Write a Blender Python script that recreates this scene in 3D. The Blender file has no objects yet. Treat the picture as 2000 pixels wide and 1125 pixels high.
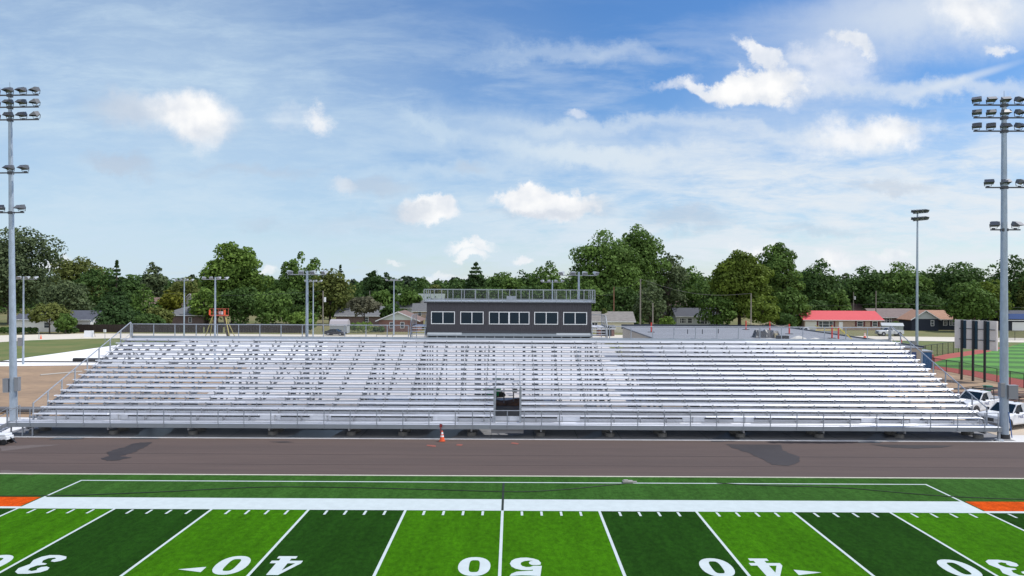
import bpy, math, random
import numpy as np
from mathutils import Vector, Matrix
random.seed(7)
R = math.radians
C = bpy.context.scene
COL = C.collection

# ------------------------------------------------------------------ camera, light, exposure
CAMH = 10.5; F = 1400.0; TH = 0.0049
cd = bpy.data.cameras.new('camera'); cam = bpy.data.objects.new('camera', cd); COL.objects.link(cam)
cam.location = (0, 0, CAMH); cam.rotation_euler = (R(90), -TH, 0)
cd.sensor_width = 36; cd.lens = 36 * F / 2000; cd.clip_start = 0.5; cd.clip_end = 6000
C.camera = cam
C.view_settings.view_transform = 'Standard'; C.view_settings.look = 'None'
C.view_settings.exposure = 0.0; C.view_settings.gamma = 1.0
SUN_EL, SUN_AZ = 58.0, 84.0           # azimuth measured from the view direction towards the right
sl = bpy.data.lights.new('sun', 'SUN'); sl.energy = 4.0; sl.angle = R(0.5); sl.color = (1.0, 0.965, 0.91)
so = bpy.data.objects.new('sun', sl); COL.objects.link(so)
sd = Vector((math.cos(R(SUN_EL)) * math.sin(R(SUN_AZ)), math.cos(R(SUN_EL)) * math.cos(R(SUN_AZ)), math.sin(R(SUN_EL))))
so.rotation_euler = sd.to_track_quat('Z', 'Y').to_euler(); so.location = (40, 60, 80)

def ray(px, py):
    dx, dy = px - 1000.0, py - 562.5
    return dx + dy * TH, -dx * TH + dy
def at(px, py, Z):
    a, b = ray(px, py); return Vector((a / F * Z, Z, CAMH - b / F * Z))
def G(px, py):
    a, b = ray(px, py); Z = F * CAMH / b; return Vector((a / F * Z, Z, 0))

# ------------------------------------------------------------------ sky
W = bpy.data.worlds.new('World'); C.world = W; W.use_nodes = True
nt = W.node_tree; N = nt.nodes; LK = nt.links; N.clear()
def nd(tree, t, **k):
    n = tree.nodes.new(t)
    for a, b in k.items(): setattr(n, a, b)
    return n
class X:
    """tiny expression helper for math nodes"""
    def __init__(s, tree): s.t = tree
    def m(s, op, *a, clamp=False):
        n = s.t.nodes.new('ShaderNodeMath'); n.operation = op; n.use_clamp = clamp
        for i, v in enumerate(a):
            if isinstance(v, (int, float)): n.inputs[i].default_value = v
            else: s.t.links.new(v, n.inputs[i])
        return n.outputs[0]
    def v(s, op, *a):
        n = s.t.nodes.new('ShaderNodeVectorMath'); n.operation = op
        for i, x in enumerate(a):
            if isinstance(x, (tuple, list)): n.inputs[i].default_value = x
            elif isinstance(x, (int, float)): n.inputs['Scale'].default_value = x
            else: s.t.links.new(x, n.inputs[i])
        return n.outputs['Value'] if op in ('LENGTH', 'DOT_PRODUCT') else n.outputs[0]
    def noise(s, vec, sc, det=4, rough=.55, dist=0):
        n = s.t.nodes.new('ShaderNodeTexNoise'); s.t.links.new(vec, n.inputs['Vector'])
        n.inputs['Scale'].default_value = sc; n.inputs['Detail'].default_value = det
        n.inputs['Roughness'].default_value = rough; n.inputs['Distortion'].default_value = dist
        return n
    def rng(s, x, a, b, c=0, d=1, smooth=True):
        n = s.t.nodes.new('ShaderNodeMapRange'); n.interpolation_type = 'SMOOTHSTEP' if smooth else 'LINEAR'
        s.t.links.new(x, n.inputs[0])
        for i, v in enumerate((a, b, c, d)): n.inputs[1 + i].default_value = v
        return n.outputs[0]
    def mix(s, f, a, b):
        n = s.t.nodes.new('ShaderNodeMix'); n.data_type = 'RGBA'
        for i, v in ((0, f), (6, a), (7, b)):
            if isinstance(v, (tuple, list)): n.inputs[i].default_value = (*v[:3], 1)
            elif isinstance(v, (int, float)): n.inputs[i].default_value = v
            else: s.t.links.new(v, n.inputs[i])
        return n.outputs[2]
e = X(nt)
tc = N.new('ShaderNodeTexCoord')
sx = N.new('ShaderNodeSeparateXYZ'); LK.new(tc.outputs['Generated'], sx.inputs[0])
yy = e.m('MAXIMUM', e.m('ABSOLUTE', sx.outputs[1]), 0.06)
U = e.m('DIVIDE', sx.outputs[0], yy); V = e.m('DIVIDE', sx.outputs[2], yy)
cb = N.new('ShaderNodeCombineXYZ'); LK.new(U, cb.inputs[0]); LK.new(V, cb.inputs[1]); UV = cb.outputs[0]
# perspective plane coordinates for high thin cloud
den = e.m('ADD', e.m('MAXIMUM', sx.outputs[2], 0.0), 0.10)
cp = N.new('ShaderNodeCombineXYZ'); LK.new(e.m('DIVIDE', sx.outputs[0], den), cp.inputs[0]); LK.new(e.m('DIVIDE', sx.outputs[1], den), cp.inputs[1])
PL = cp.outputs[0]
nw = e.noise(UV, 11, 8, .66); warp = e.v('SCALE', e.v('SUBTRACT', nw.outputs['Color'], (.5, .5, .5)), .085)
UVw = e.v('ADD', UV, warp)
nf = e.noise(UV, 34, 7, .66)
edge = e.m('MULTIPLY', e.m('SUBTRACT', nf.outputs['Fac'], .5), 1.15)
ra = e.noise(UV, 19, 4, .5); rb = e.noise(e.v('ADD', UV, (.007, .012, 0)), 19, 4, .5)
relief = e.m('ADD', .74, e.m('MULTIPLY', e.m('SUBTRACT', ra.outputs['Fac'], rb.outputs['Fac']), 2.2), clamp=True)
def c2(px, py):
    a, b = ray(px, py); return a / F, -b / F
def blob(cx, cy, rx, ry, a, soft=.5, ang=0, uv=None, ed=None):
    u, v = c2(cx, cy)
    d = e.v('SUBTRACT', uv or UVw, (u, v, 0))
    if ang:
        r = nt.nodes.new('ShaderNodeVectorRotate'); r.rotation_type = 'Z_AXIS'; LK.new(d, r.inputs['Vector']); r.inputs['Angle'].default_value = R(-ang); d = r.outputs[0]
    L = e.v('LENGTH', e.v('MULTIPLY', d, (F / rx, F / ry, 0)))
    if ed is not None: L = e.m('ADD', L, ed)
    return e.rng(L, 1 + soft, 1 - soft, 0, a)
def acc(lst):
    o = lst[0]
    for x in lst[1:]: o = e.m('SUBTRACT', 1.0, e.m('MULTIPLY', e.m('SUBTRACT', 1.0, o), e.m('SUBTRACT', 1.0, x)))
    return o
# thin high veils
sc1 = N.new('ShaderNodeVectorMath'); sc1.operation = 'MULTIPLY'; LK.new(UV, sc1.inputs[0]); sc1.inputs[1].default_value = (1.0, 4.2, 1)
rot = N.new('ShaderNodeVectorRotate'); rot.rotation_type = 'Z_AXIS'; LK.new(sc1.outputs[0], rot.inputs['Vector']); rot.inputs['Angle'].default_value = R(-8)
st = e.noise(rot.outputs[0], 3.4, 7, .6, .5).outputs['Fac']
st2 = e.noise(rot.outputs[0], 9, 6, .62, .3).outputs['Fac']
stream = e.rng(e.m('ADD', e.m('MULTIPLY', st, .60), e.m('MULTIPLY', st2, .40)), .40, .58)
soft = e.noise(UV, 1.9, 5, .5).outputs['Fac']
softm = e.rng(soft, .30, .62)
rot2 = N.new('ShaderNodeVectorRotate'); rot2.rotation_type = 'Z_AXIS'; LK.new(sc1.outputs[0], rot2.inputs['Vector']); rot2.inputs['Angle'].default_value = R(14)
wisp = e.rng(e.noise(rot2.outputs[0], 4.6, 7, .62, .25).outputs['Fac'], .42, .68)
fine = e.rng(e.noise(rot.outputs[0], 16, 7, .7, .8).outputs['Fac'], .38, .70)
left = blob(230, 260, 620, 330, 1.0, .75, 0, UV)
left = e.m('MULTIPLY', left, e.m('ADD', e.m('ADD', .24, e.m('MULTIPLY', softm, .36)), e.m('ADD', e.m('MULTIPLY', wisp, .26), e.m('MULTIPLY', fine, .10))))
low = e.rng(V, c2(1000, 300)[1], c2(1000, 430)[1], 0, 1)
low = e.m('MULTIPLY', low, e.m('ADD', .10, e.m('ADD', e.m('MULTIPLY', stream, .50), e.m('MULTIPLY', fine, .34))))
right = blob(1720, 420, 820, 175, 1.0, .45, 3, UVw)
right = e.m('MULTIPLY', right, e.m('ADD', .18, e.m('ADD', e.m('MULTIPLY', stream, .58), e.m('MULTIPLY', fine, .28))))
topr = blob(1900, 20, 330, 75, .75, .7, 6, UVw)
veils = [left, low, right, topr,
         blob(1160, 300, 190, 20, .85, .6, -2), blob(1050, 268, 330, 46, .42, .7, -6), blob(1100, 108, 190, 16, .35, .8, 3), blob(1190, 90, 60, 12, .25, .9),
         blob(850, 243, 75, 14, .5, .8, -22), blob(1130, 243, 140, 12, .5, .8, 4), blob(1440, 252, 200, 12, .42, .8, -5), blob(1850, 176, 240, 14, .6, .8, 1),
         blob(1880, 155, 90, 7, .55, .8, 17, UV), blob(900, 330, 200, 14, .45, .8, 3), blob(1560, 180, 160, 90, .20, .8)]
mid = e.m('MULTIPLY', blob(1250, 215, 700, 150, .34, .8, 0, UV), wisp); veils.append(mid)
veil = acc(veils)
cum = [blob(378, 218, 84, 44, 1.0, .42, -12), blob(280, 212, 70, 30, .5, .7), blob(400, 265, 30, 24, .5, .6),
       blob(622, 232, 24, 18, .85, .55, -20), blob(560, 228, 40, 14, .25, .8),
       blob(1470, 172, 92, 31, 1.0, .28, 8, None, edge), blob(1488, 112, 44, 20, .85, .32, -32, None, edge), blob(1535, 165, 40, 34, .7, .6, 0, None, edge), blob(1365, 170, 44, 14, .85, .36, -22, None, edge), blob(1310, 158, 42, 10, .55, .7, 15, None, edge),
       blob(1625, 138, 62, 48, .55, .7, 20, None, edge), blob(1660, 88, 40, 18, .8, .34, -30, None, edge), blob(1560, 110, 34, 20, .5, .7, 0, None, edge),
       blob(1950, 97, 24, 10, .85, .5, -8), blob(1900, 22, 70, 40, .85, .6, 0, None, edge),
       blob(1066, 402, 94, 33, 1.0, .24, -4, None, edge), blob(1028, 384, 48, 25, 1.0, .28, 0, None, edge), blob(838, 415, 54, 24, .95, .28, 0, None, edge),
       blob(925, 483, 34, 9, .85, .5), blob(925, 499, 26, 7, .8, .5), blob(1018, 508, 17, 8, .85, .5), blob(778, 513, 14, 6, .6, .5), blob(1130, 218, 24, 9, .5, .6),
       blob(1690, 262, 110, 26, .8, .7, 4, None, edge), blob(1745, 250, 50, 20, .8, .6, 0, None, edge), blob(680, 372, 22, 14, .55, .6), blob(1640, 508, 42, 14, .8, .6, -12), blob(1740, 500, 34, 10, .75, .6, -10),
       blob(1475, 487, 40, 10, .7, .6), blob(105, 512, 22, 9, .8, .5), blob(520, 535, 20, 8, .7, .5), blob(870, 545, 40, 8, .6, .6)]
cumm = acc(cum)
grey = acc([blob(240, 214, 62, 30, .5, .8), blob(235, 325, 66, 20, .62, .6, 0, None, edge), blob(735, 372, 60, 16, .5, .7), blob(1060, 424, 90, 9, .42, .8), blob(800, 418, 40, 14, .5, .7), blob(1150, 412, 40, 18, .35, .8),
            blob(1345, 428, 80, 20, .5, .7, -4, None, edge), blob(1740, 362, 70, 11, .45, .7), blob(500, 333, 110, 9, .35, .8), blob(515, 432, 34, 12, .3, .8), blob(700, 440, 120, 12, .2, .8), blob(1600, 455, 90, 9, .3, .8),
            blob(915, 326, 24, 8, .4, .8), blob(410, 255, 60, 16, .22, .9), blob(1490, 192, 70, 9, .16, .9)])
sky = N.new('ShaderNodeTexSky'); sky.sky_type = 'NISHITA'; sky.sun_disc = False
sky.sun_elevation = R(SUN_EL); sky.sun_rotation = R(SUN_AZ); sky.altitude = 200; sky.air_density = 1.0; sky.dust_density = .35; sky.ozone_density = 3.0
SK = 0.12
hs = N.new('ShaderNodeHueSaturation'); LK.new(sky.outputs[0], hs.inputs['Color']); hs.inputs['Hue'].default_value = .505; hs.inputs['Saturation'].default_value = 1.26; hs.inputs['Value'].default_value = 1.12
vc = tuple(x / SK for x in (.60, .75, .88)); cc = tuple(x / SK for x in (.94, .96, .99)); gc = tuple(x / SK for x in (.50, .58, .70))
hz = e.m('MULTIPLY', e.rng(V, .30, -.02, 0, 1, False), .35)
c0 = e.mix(hz, hs.outputs[0], tuple(x / SK for x in (.38, .56, .82)))
warmf = e.rng(U, -.35, .45)
vcol = e.mix(warmf, vc, tuple(x / SK for x in (.78, .84, .90)))
c1 = e.mix(veil, c0, vcol)
c2_ = e.mix(cumm, c1, e.mix(relief, tuple(x / SK for x in (.66, .72, .82)), tuple(x / SK for x in (1.0, 1.0, 1.0))))
c3 = e.mix(grey, c2_, gc)
# added fill: unseen sky behind the camera brightened to lift shaded fronts
back_fill = e.m('MULTIPLY', e.rng(sx.outputs[1], -.05, -.55), e.m('ADD', .55, e.m('MULTIPLY', softm, .45)))
c3 = e.mix(e.m('MULTIPLY', back_fill, e.rng(sx.outputs[2], -.05, .1)), c3, tuple(x / SK for x in (1.25, 1.30, 1.40)))
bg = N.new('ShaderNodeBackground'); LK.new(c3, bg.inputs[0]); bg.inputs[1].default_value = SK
wo = N.new('ShaderNodeOutputWorld'); LK.new(bg.outputs[0], wo.inputs[0])
W.cycles.sampling_method = 'MANUAL'; W.cycles.sample_map_resolution = 512
C.cycles.max_bounces = 6; C.cycles.transparent_max_bounces = 16; C.cycles.diffuse_bounces = 3

# ------------------------------------------------------------------ materials
MC = {}
def mat(name, col, rough=.7, metal=0., ns=0., na=0., col2=None, bump=0., bs=20., spec=.5, stretch=(1, 1, 1), aniso=0., emit=None):
    if name in MC: return MC[name]
    m = bpy.data.materials.new(name); m.use_nodes = True; t = m.node_tree; b = t.nodes['Principled BSDF']; x = X(t)
    b.inputs['Base Color'].default_value = (*col, 1); b.inputs['Roughness'].default_value = rough; b.inputs['Metallic'].default_value = metal
    b.inputs['Specular IOR Level'].default_value = spec
    g = t.nodes.new('ShaderNodeNewGeometry'); P = x.v('MULTIPLY', g.outputs['Position'], stretch)
    if ns:
        n1 = x.noise(P, ns, 5, .6).outputs['Fac']
        c = x.mix(x.rng(n1, .3, .7), col, col2 or tuple(v * (1 - na) for v in col))
        n2 = x.noise(P, ns * 7.3, 4, .6).outputs['Fac']
        c = x.mix(x.m('MULTIPLY', x.rng(n2, .35, .75), .5), c, tuple(v * (1 - na) for v in (col2 or col)))
        t.links.new(c, b.inputs['Base Color'])
    if bump:
        bp = t.nodes.new('ShaderNodeBump'); bp.inputs['Strength'].default_value = bump; bp.inputs['Distance'].default_value = .02
        t.links.new(x.noise(P, bs, 4, .6).outputs['Fac'], bp.inputs['Height']); t.links.new(bp.outputs[0], b.inputs['Normal'])
    if aniso:
        b.inputs['Anisotropic'].default_value = aniso
        cx = t.nodes.new('ShaderNodeCombineXYZ'); cx.inputs[1].default_value = 1.0; t.links.new(cx.outputs[0], b.inputs['Tangent'])
    MC[name] = m; return m
def plank_mat(name, base, lo, hi, L, rough=.5, metal=.55):
    """aluminium planks: every plank length has its own slight tone"""
    m = bpy.data.materials.new(name); m.use_nodes = True; t = m.node_tree; b = t.nodes['Principled BSDF']; x = X(t)
    g = t.nodes.new('ShaderNodeNewGeometry'); oi = t.nodes.new('ShaderNodeObjectInfo'); s = t.nodes.new('ShaderNodeSeparateXYZ'); t.links.new(g.outputs['Position'], s.inputs[0])
    k = x.m('FLOOR', x.m('ADD', x.m('DIVIDE', s.outputs[0], L), x.m('MULTIPLY', oi.outputs['Random'], 3.0)))
    w = t.nodes.new('ShaderNodeTexWhiteNoise'); w.noise_dimensions = '2D'
    c = t.nodes.new('ShaderNodeCombineXYZ'); t.links.new(k, c.inputs[0]); t.links.new(x.m('MULTIPLY', oi.outputs['Random'], 91.7), c.inputs[1]); t.links.new(c.outputs[0], w.inputs['Vector'])
    f = x.rng(w.outputs['Value'], 0, 1, lo, hi, False)
    dirt = x.rng(x.noise(x.v('MULTIPLY', g.outputs['Position'], (.25, 2, 2)), 6, 5, .65).outputs['Fac'], .3, .75, 1.0, .86)
    f = x.m('MULTIPLY', f, dirt)
    cl = t.nodes.new('ShaderNodeVectorMath'); cl.operation = 'SCALE'; cl.inputs[0].default_value = base; t.links.new(f, cl.inputs['Scale'])
    t.links.new(cl.outputs[0], b.inputs['Base Color']); b.inputs['Metallic'].default_value = metal; b.inputs['Roughness'].default_value = rough
    t.links.new(x.rng(w.outputs['Value'], 0, 1, rough - .05, rough + .06, False), b.inputs['Roughness'])
    b.inputs['Anisotropic'].default_value = .8
    t.links.new(x.v('CROSS_PRODUCT', g.outputs['True Normal'], (.9999, .011, .007)), b.inputs['Tangent'])
    MC[name] = m; return m
ALU = plank_mat('aluminium_seat', (.82, .84, .885), .80, 1.10, 7.3, .56, .55)
ALUF = plank_mat('aluminium_footboard', (.78, .80, .85), .76, 1.04, 7.3, .58, .5)
FASC = mat('aluminium_fascia', (.36, .40, .44), .45, .6, 3, .12, stretch=(.3, 1, 1))
GALV = mat('galvanised_steel', (.40, .43, .47), .5, .45, 4, .25)
GALVD = mat('galvanised_steel_dull', (.42, .43, .45), .6, .3, 3, .3)
POLE = mat('galvanised_pole', (.40, .47, .55), .5, .35, 5, .2, stretch=(1, 1, .4))
DKST = mat('dark_steel', (.07, .075, .085), .5, .5)
LAMPM = mat('lamp_housing', (.15, .155, .165), .45, .4)
LAMPG = mat('lamp_lens', (.20, .21, .23), .2, 0, spec=.6)
CONC = mat('pale_concrete', (.62, .62, .61), .85, 0, .5, .12, bump=.2)
CONCG = mat('grey_concrete', (.36, .37, .39), .85, 0, .6, .25, bump=.2)
CONCF = mat('footing_concrete', (.20, .195, .185), .9, 0, 3, .25)
WHITEP = mat('white_paint', (.50, .565, .57), .85, 0, 2.0, .10, spec=.1)
BLACK = mat('black_paint', (.02, .021, .024), .5)
BLKF = mat('black_fence_paint', (.018, .02, .022), .5)
RED = mat('red_plastic', (.62, .045, .03), .5)
ORANGE = mat('orange_plastic', (.80, .10, .025), .5)
YELLOW = mat('yellow_plastic', (.75, .56, .05), .6)
TYRE = mat('tyre_rubber', (.018, .018, .02), .85)
RIM = mat('steel_rim', (.45, .46, .48), .35, .7)
CARW = mat('white_car_paint', (.78, .80, .83), .25, 0, 1.5, .05)
GLASS = mat('dark_glass', (.009, .020, .032), .08, 0, spec=.28)
WHT = mat('white_trim', (.74, .75, .76), .6)
WOODP = mat('utility_pole_wood', (.26, .235, .20), .9, 0, 6, .3, stretch=(1, 1, .2))

def wire_mat(name, col, alpha):
    m = bpy.data.materials.new(name); m.use_nodes = True; t = m.node_tree; b = t.nodes['Principled BSDF']
    b.inputs['Base Color'].default_value = (*col, 1); b.inputs['Roughness'].default_value = .5; b.inputs['Metallic'].default_value = .3
    b.inputs['Alpha'].default_value = alpha; MC[name] = m; return m
CHAIN = wire_mat('chain_link_wire', (.35, .37, .40), .10)
CHAINF = wire_mat('fine_wire_mesh', (.35, .37, .40), .045)
CHAINB = wire_mat('black_chain_link_wire', (.02, .02, .022), .26)

# ------------------------------------------------------------------ mesh helpers
class MB:
    def __init__(s): s.v = []; s.f = []; s.sm = False
    def add(s, vs, fs):
        o = len(s.v); s.v += [tuple(p) for p in vs]; s.f += [tuple(i + o for i in f) for f in fs]; return s
    def box(s, c, d, rz=0, ry=0, rx=0):
        M = Matrix.Rotation(rz, 3, 'Z') @ Matrix.Rotation(ry, 3, 'Y') @ Matrix.Rotation(rx, 3, 'X'); c = Vector(c)
        vs = [c + M @ Vector((x * d[0] / 2, y * d[1] / 2, z * d[2] / 2)) for x in (-1, 1) for y in (-1, 1) for z in (-1, 1)]
        return s.add(vs, [(0, 1, 3, 2), (4, 6, 7, 5), (0, 4, 5, 1), (2, 3, 7, 6), (0, 2, 6, 4), (1, 5, 7, 3)])
    def b6(s, x0, x1, y0, y1, z0, z1): return s.box(((x0 + x1) / 2, (y0 + y1) / 2, (z0 + z1) / 2), (abs(x1 - x0), abs(y1 - y0), abs(z1 - z0)))
    def beam(s, p0, p1, w, h, up=(0, 0, 1)):
        p0, p1 = Vector(p0), Vector(p1); d = (p1 - p0).normalized(); u = Vector(up)
        if abs(d.dot(u)) > .98: u = Vector((0, 1, 0))
        r = d.cross(u).normalized(); u = r.cross(d).normalized()
        vs = [p + r * a * w / 2 + u * b * h / 2 for p in (p0, p1) for a, b in ((-1, -1), (1, -1), (1, 1), (-1, 1))]
        return s.add(vs, [(0, 1, 2, 3), (7, 6, 5, 4), (0, 4, 5, 1), (1, 5, 6, 2), (2, 6, 7, 3), (3, 7, 4, 0)])
    def tube(s, p0, p1, r0, r1=None, n=8, cap=True):
        r1 = r0 if r1 is None else r1; p0, p1 = Vector(p0), Vector(p1); d = (p1 - p0).normalized(); u = Vector((0, 0, 1)) if abs(d.z) < .9 else Vector((1, 0, 0))
        a = d.cross(u).normalized(); b = d.cross(a).normalized(); vs = []
        for p, r in ((p0, r0), (p1, r1)):
            for i in range(n):
                t = 2 * math.pi * i / n; vs.append(p + a * math.cos(t) * r + b * math.sin(t) * r)
        fs = [(i, (i + 1) % n, n + (i + 1) % n, n + i) for i in range(n)]
        if cap: fs += [tuple(range(n - 1, -1, -1)), tuple(range(n, 2 * n))]
        return s.add(vs, fs)
    def plank(s, x0, x1, y0, y1, z0, z1, rad):
        pf = [(y0, z0), (y0, z1 - rad), (y0 + .18 * rad, z1 - .5 * rad), (y0 + .5 * rad, z1 - .18 * rad), (y0 + rad, z1), (y1, z1), (y1, z0)]
        return s.prism([(x0, y, z) for y, z in pf], (x1 - x0, 0, 0))
    def poly(s, pts): return s.add(pts, [tuple(range(len(pts)))])
    def prism(s, pts, off):
        """solid from a planar outline swept along off"""
        n = len(pts); off = Vector(off); a = [Vector(p) for p in pts]
        return s.add(a + [p + off for p in a], [tuple(range(n - 1, -1, -1)), tuple(range(n, 2 * n))] + [(i, (i + 1) % n, n + (i + 1) % n, n + i) for i in range(n)])
    def loft(s, secs):
        n = len(secs[0]); vs = [p for q in secs for p in q]; fs = []
        for k in range(len(secs) - 1):
            for i in range(n): fs.append((k * n + i, k * n + (i + 1) % n, (k + 1) * n + (i + 1) % n, (k + 1) * n + i))
        fs += [tuple(range(n - 1, -1, -1)), tuple((len(secs) - 1) * n + i for i in range(n))]
        return s.add(vs, fs)
    def build(s, name, m, parent=None, world=False, smooth=False, bevel=0):
        me = bpy.data.meshes.new(name)
        vs = s.v
        if world and parent is not None:
            L = parent.location
            if parent.parent is not None: L = L + parent.parent.location
            vs = [(a[0] - L.x, a[1] - L.y, a[2] - L.z) for a in vs]
        me.from_pydata(vs, [], s.f); me.validate(); me.update()
        o = bpy.data.objects.new(name, me); COL.objects.link(o)
        if m is not None: me.materials.append(m)
        if smooth:
            for p in me.polygons: p.use_smooth = True
        if bevel:
            b = o.modifiers.new('bevel', 'BEVEL'); b.width = bevel; b.segments = 2; b.limit_method = 'ANGLE'
        if parent is not None: o.parent = parent
        return o
def tag(o, label, cat, group=None):
    o['label'] = label; o['category'] = cat
    if group: o['group'] = group
    return o
def thing(name, label, cat, loc=(0, 0, 0), rz=0, group=None):
    o = bpy.data.objects.new(name, None); COL.objects.link(o); o.location = loc; o.rotation_euler = (0, 0, rz); o.empty_display_size = .3
    return tag(o, label, cat, group)
def copy_tree(o, parent=None):
    c = o.copy(); COL.objects.link(c); c.parent = parent
    for ch in list(o.children): copy_tree(ch, c)
    return c
def sheet(name, pts, z, m, kind='structure'):
    o = MB().poly([(p[0], p[1], z) for p in pts]).build(name, m); o['kind'] = kind; return o
def rect(x0, x1, y0, y1): return [(x0, y0), (x1, y0), (x1, y1), (x0, y1)]

# ------------------------------------------------------------------ ground
GRASS = mat('lawn_grass', (.115, .135, .035), .95, 0, .06, .25, col2=(.19, .165, .07), bump=.4, bs=3)
sheet('ground', rect(-2500, 2500, -60, 4000), -.06, GRASS)
DIRT = mat('tan_dirt', (.36, .245, .15), .95, 0, .22, .34, col2=(.26, .18, .115), bump=.5, bs=2, stretch=(.5, 1, 1))
sheet('dirt_lot', [(-95, 49), (110, 49), (110, 92), (60, 97), (40, 112), (20, 112), (-30, 110), (-95, 97)], -.03, DIRT)
LOT = mat('concrete_lot', (.60, .565, .55), .9, 0, .15, .12)
sheet('gravel_yard', [(-29, 66), (17, 66), (17, 112), (18, 150), (-42, 152), (-38, 112)], -.012, LOT)
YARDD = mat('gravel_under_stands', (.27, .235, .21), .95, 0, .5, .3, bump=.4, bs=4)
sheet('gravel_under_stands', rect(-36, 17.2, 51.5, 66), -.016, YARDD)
sheet('shade_toned_yard', rect(17.2, 37, 51.5, 76), -.014, mat('shade_toned_gravel', (.13, .12, .115), .95, 0, .5, .4, bump=.4, bs=4))  # gravel colour darkened to stand in for shade behind the stands
PAD = mat('white_concrete', (.82, .81, .80), .85, 0, .1, .05)
sheet('concrete_pad', [G(-260, 718), G(240, 712.5), G(400, 712), G(520, 712), G(640, 700), G(640, 668), G(420, 664), G(235, 673), G(120, 689), G(0, 705.5), G(-260, 716)], .0, PAD)
MB().beam((-110, 97.6, .05), (-28, 99.0, .05), .35, .2).build('concrete_pad_kerb', mat('pad_edge', (.10, .10, .10), .9))['kind'] = 'structure'
LAWNG = mat('green_lawn', (.075, .125, .022), .95, 0, .16, .3, col2=(.165, .165, .05), bump=.4, bs=3)
sheet('lawn', [G(-300, 735), G(0, 705), G(120, 689), G(235, 672.5), G(420, 663), G(420, 660.5), G(160, 661.5), G(60, 664.5), G(-300, 690)], .006, LAWNG)
ROAD = mat('pale_road', (.62, .57, .48), .9, 0, .08, .1)
sheet('road', [G(-400, 700), G(-60, 672), G(60, 664.5), G(160, 661.5), G(300, 660.0), G(450, 660.5), G(560, 661), G(640, 661.5), G(832, 660), G(1100, 660), G(1560, 662), G(1690, 664), G(1860, 667), G(2250, 672),
               G(2250, 664), G(1860, 658.3), G(1690, 656.5), G(1100, 653.5), G(640, 653.5), G(400, 652), G(160, 651.3), G(0, 655), G(-400, 668)], .0, ROAD)

def wavy(pts, amp, n=6, seed=1):
    r = random.Random(seed); out = []
    for i in range(len(pts)):
        a, b = Vector(pts[i][:2]), Vector(pts[(i + 1) % len(pts)][:2])
        for k in range(n):
            p = a.lerp(b, k / n); out.append((p.x + r.uniform(-amp, amp) * 1.6, p.y + r.uniform(-amp, amp)))
    return out
def gp(*l): return [G(a, b) for a, b in l]
# running track, kerbs, slab
TRK = mat('track_asphalt', (.095, .066, .056), .95, 0, .25, .12, col2=(.076, .054, .047), bump=.35, bs=25, stretch=(.12, 1.6, 1))
sheet('running_track', rect(-70, 75, 40.05, 49.62), -.008, TRK)
KERB = mat('cream_kerb', (.62, .60, .50), .85, 0, 3, .12)
MB().b6(-70, 75, 39.93, 40.05, -.05, .022).build('inner_kerb', KERB)['kind'] = 'structure'
MB().b6(-70, 75, 49.62, 49.86, -.05, .02).build('outer_kerb', mat('white_kerb', (.74, .73, .72), .85, 0, 1.5, .12))['kind'] = 'structure'
MB().beam((-70, 45.05, -.004), (75, 44.9, -.004), .05, .003).build('paving_seam', mat('seam_dark', (.045, .034, .032), .9))['kind'] = 'structure'
MB().beam((-70, 42.4, -.004), (75, 42.5, -.004), .03, .003).build('paving_seam', MC['seam_dark'])['kind'] = 'structure'
sheet('dust_streak', wavy(gp((0, 872), (60, 869), (120, 868), (70, 874), (0, 881)), .05, 5, 21), -.003, mat('dusty_asphalt', (.125, .10, .092), .95, 0, 1.5, .2))
sheet('dust_streak', wavy(gp((0, 918), (90, 922), (60, 927), (0, 925)), .05, 5, 22), -.003, MC['dusty_asphalt'])
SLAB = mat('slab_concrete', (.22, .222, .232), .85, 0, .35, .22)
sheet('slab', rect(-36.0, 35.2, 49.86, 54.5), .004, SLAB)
sheet('side_slab', [(35.2, 49.86), (75, 49.86), (75, 52.0), (35.2, 52.0)], .004, mat('side_slab_concrete', (.62, .61, .59), .85, 0, .5, .12))
sheet('parking_slab', [(35.2, 52.0), (75, 52.0), (75, 64), (36.2, 64)], -.006, mat('sandy_concrete', (.50, .42, .33), .9, 0, .4, .2))
sheet('left_slab', [(-60, 49.86), (-36.0, 49.86), (-36.0, 57), (-60, 58)], .002, mat('left_slab_concrete', (.70, .70, .71), .85, 0, .5, .14))
jt = MB()
for i in range(24):
    x = -35 + i * 3.05; jt.b6(x, x + .03, 49.9, 54.2, .003, .007)
jt.build('slab_joints', mat('joint_dark', (.05, .05, .055), .9))['kind'] = 'structure'
WET = mat('wet_asphalt', (.036, .029, .028), .75, 0, .4, .2)
WETC = mat('wet_concrete', (.07, .075, .085), .4, 0, .6, .3)
sheet('wet_patch', wavy(gp((300, 863.5), (278, 864), (262, 866), (245, 873), (222, 878), (208, 885), (215, 890), (196, 895), (206, 900), (232, 899), (258, 893), (236, 891), (262, 884), (280, 875)), .07), .004, WET)
sheet('wet_patch', wavy(gp((1418, 867.5), (1430, 875), (1462, 884), (1490, 898), (1508, 908), (1540, 910), (1562, 901), (1560, 892), (1530, 880), (1528, 868.5)), .05, 6, 2), .004, WET)
sheet('wet_patch', wavy(gp((1700, 868), (1740, 874), (1790, 876), (1840, 874), (1862, 870.5)), .03, 6, 3), .004, WET)
sheet('wet_patch', wavy(gp((525, 862.5), (545, 864.5), (575, 864), (560, 862)), .03, 4, 4), .004, WET)
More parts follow.
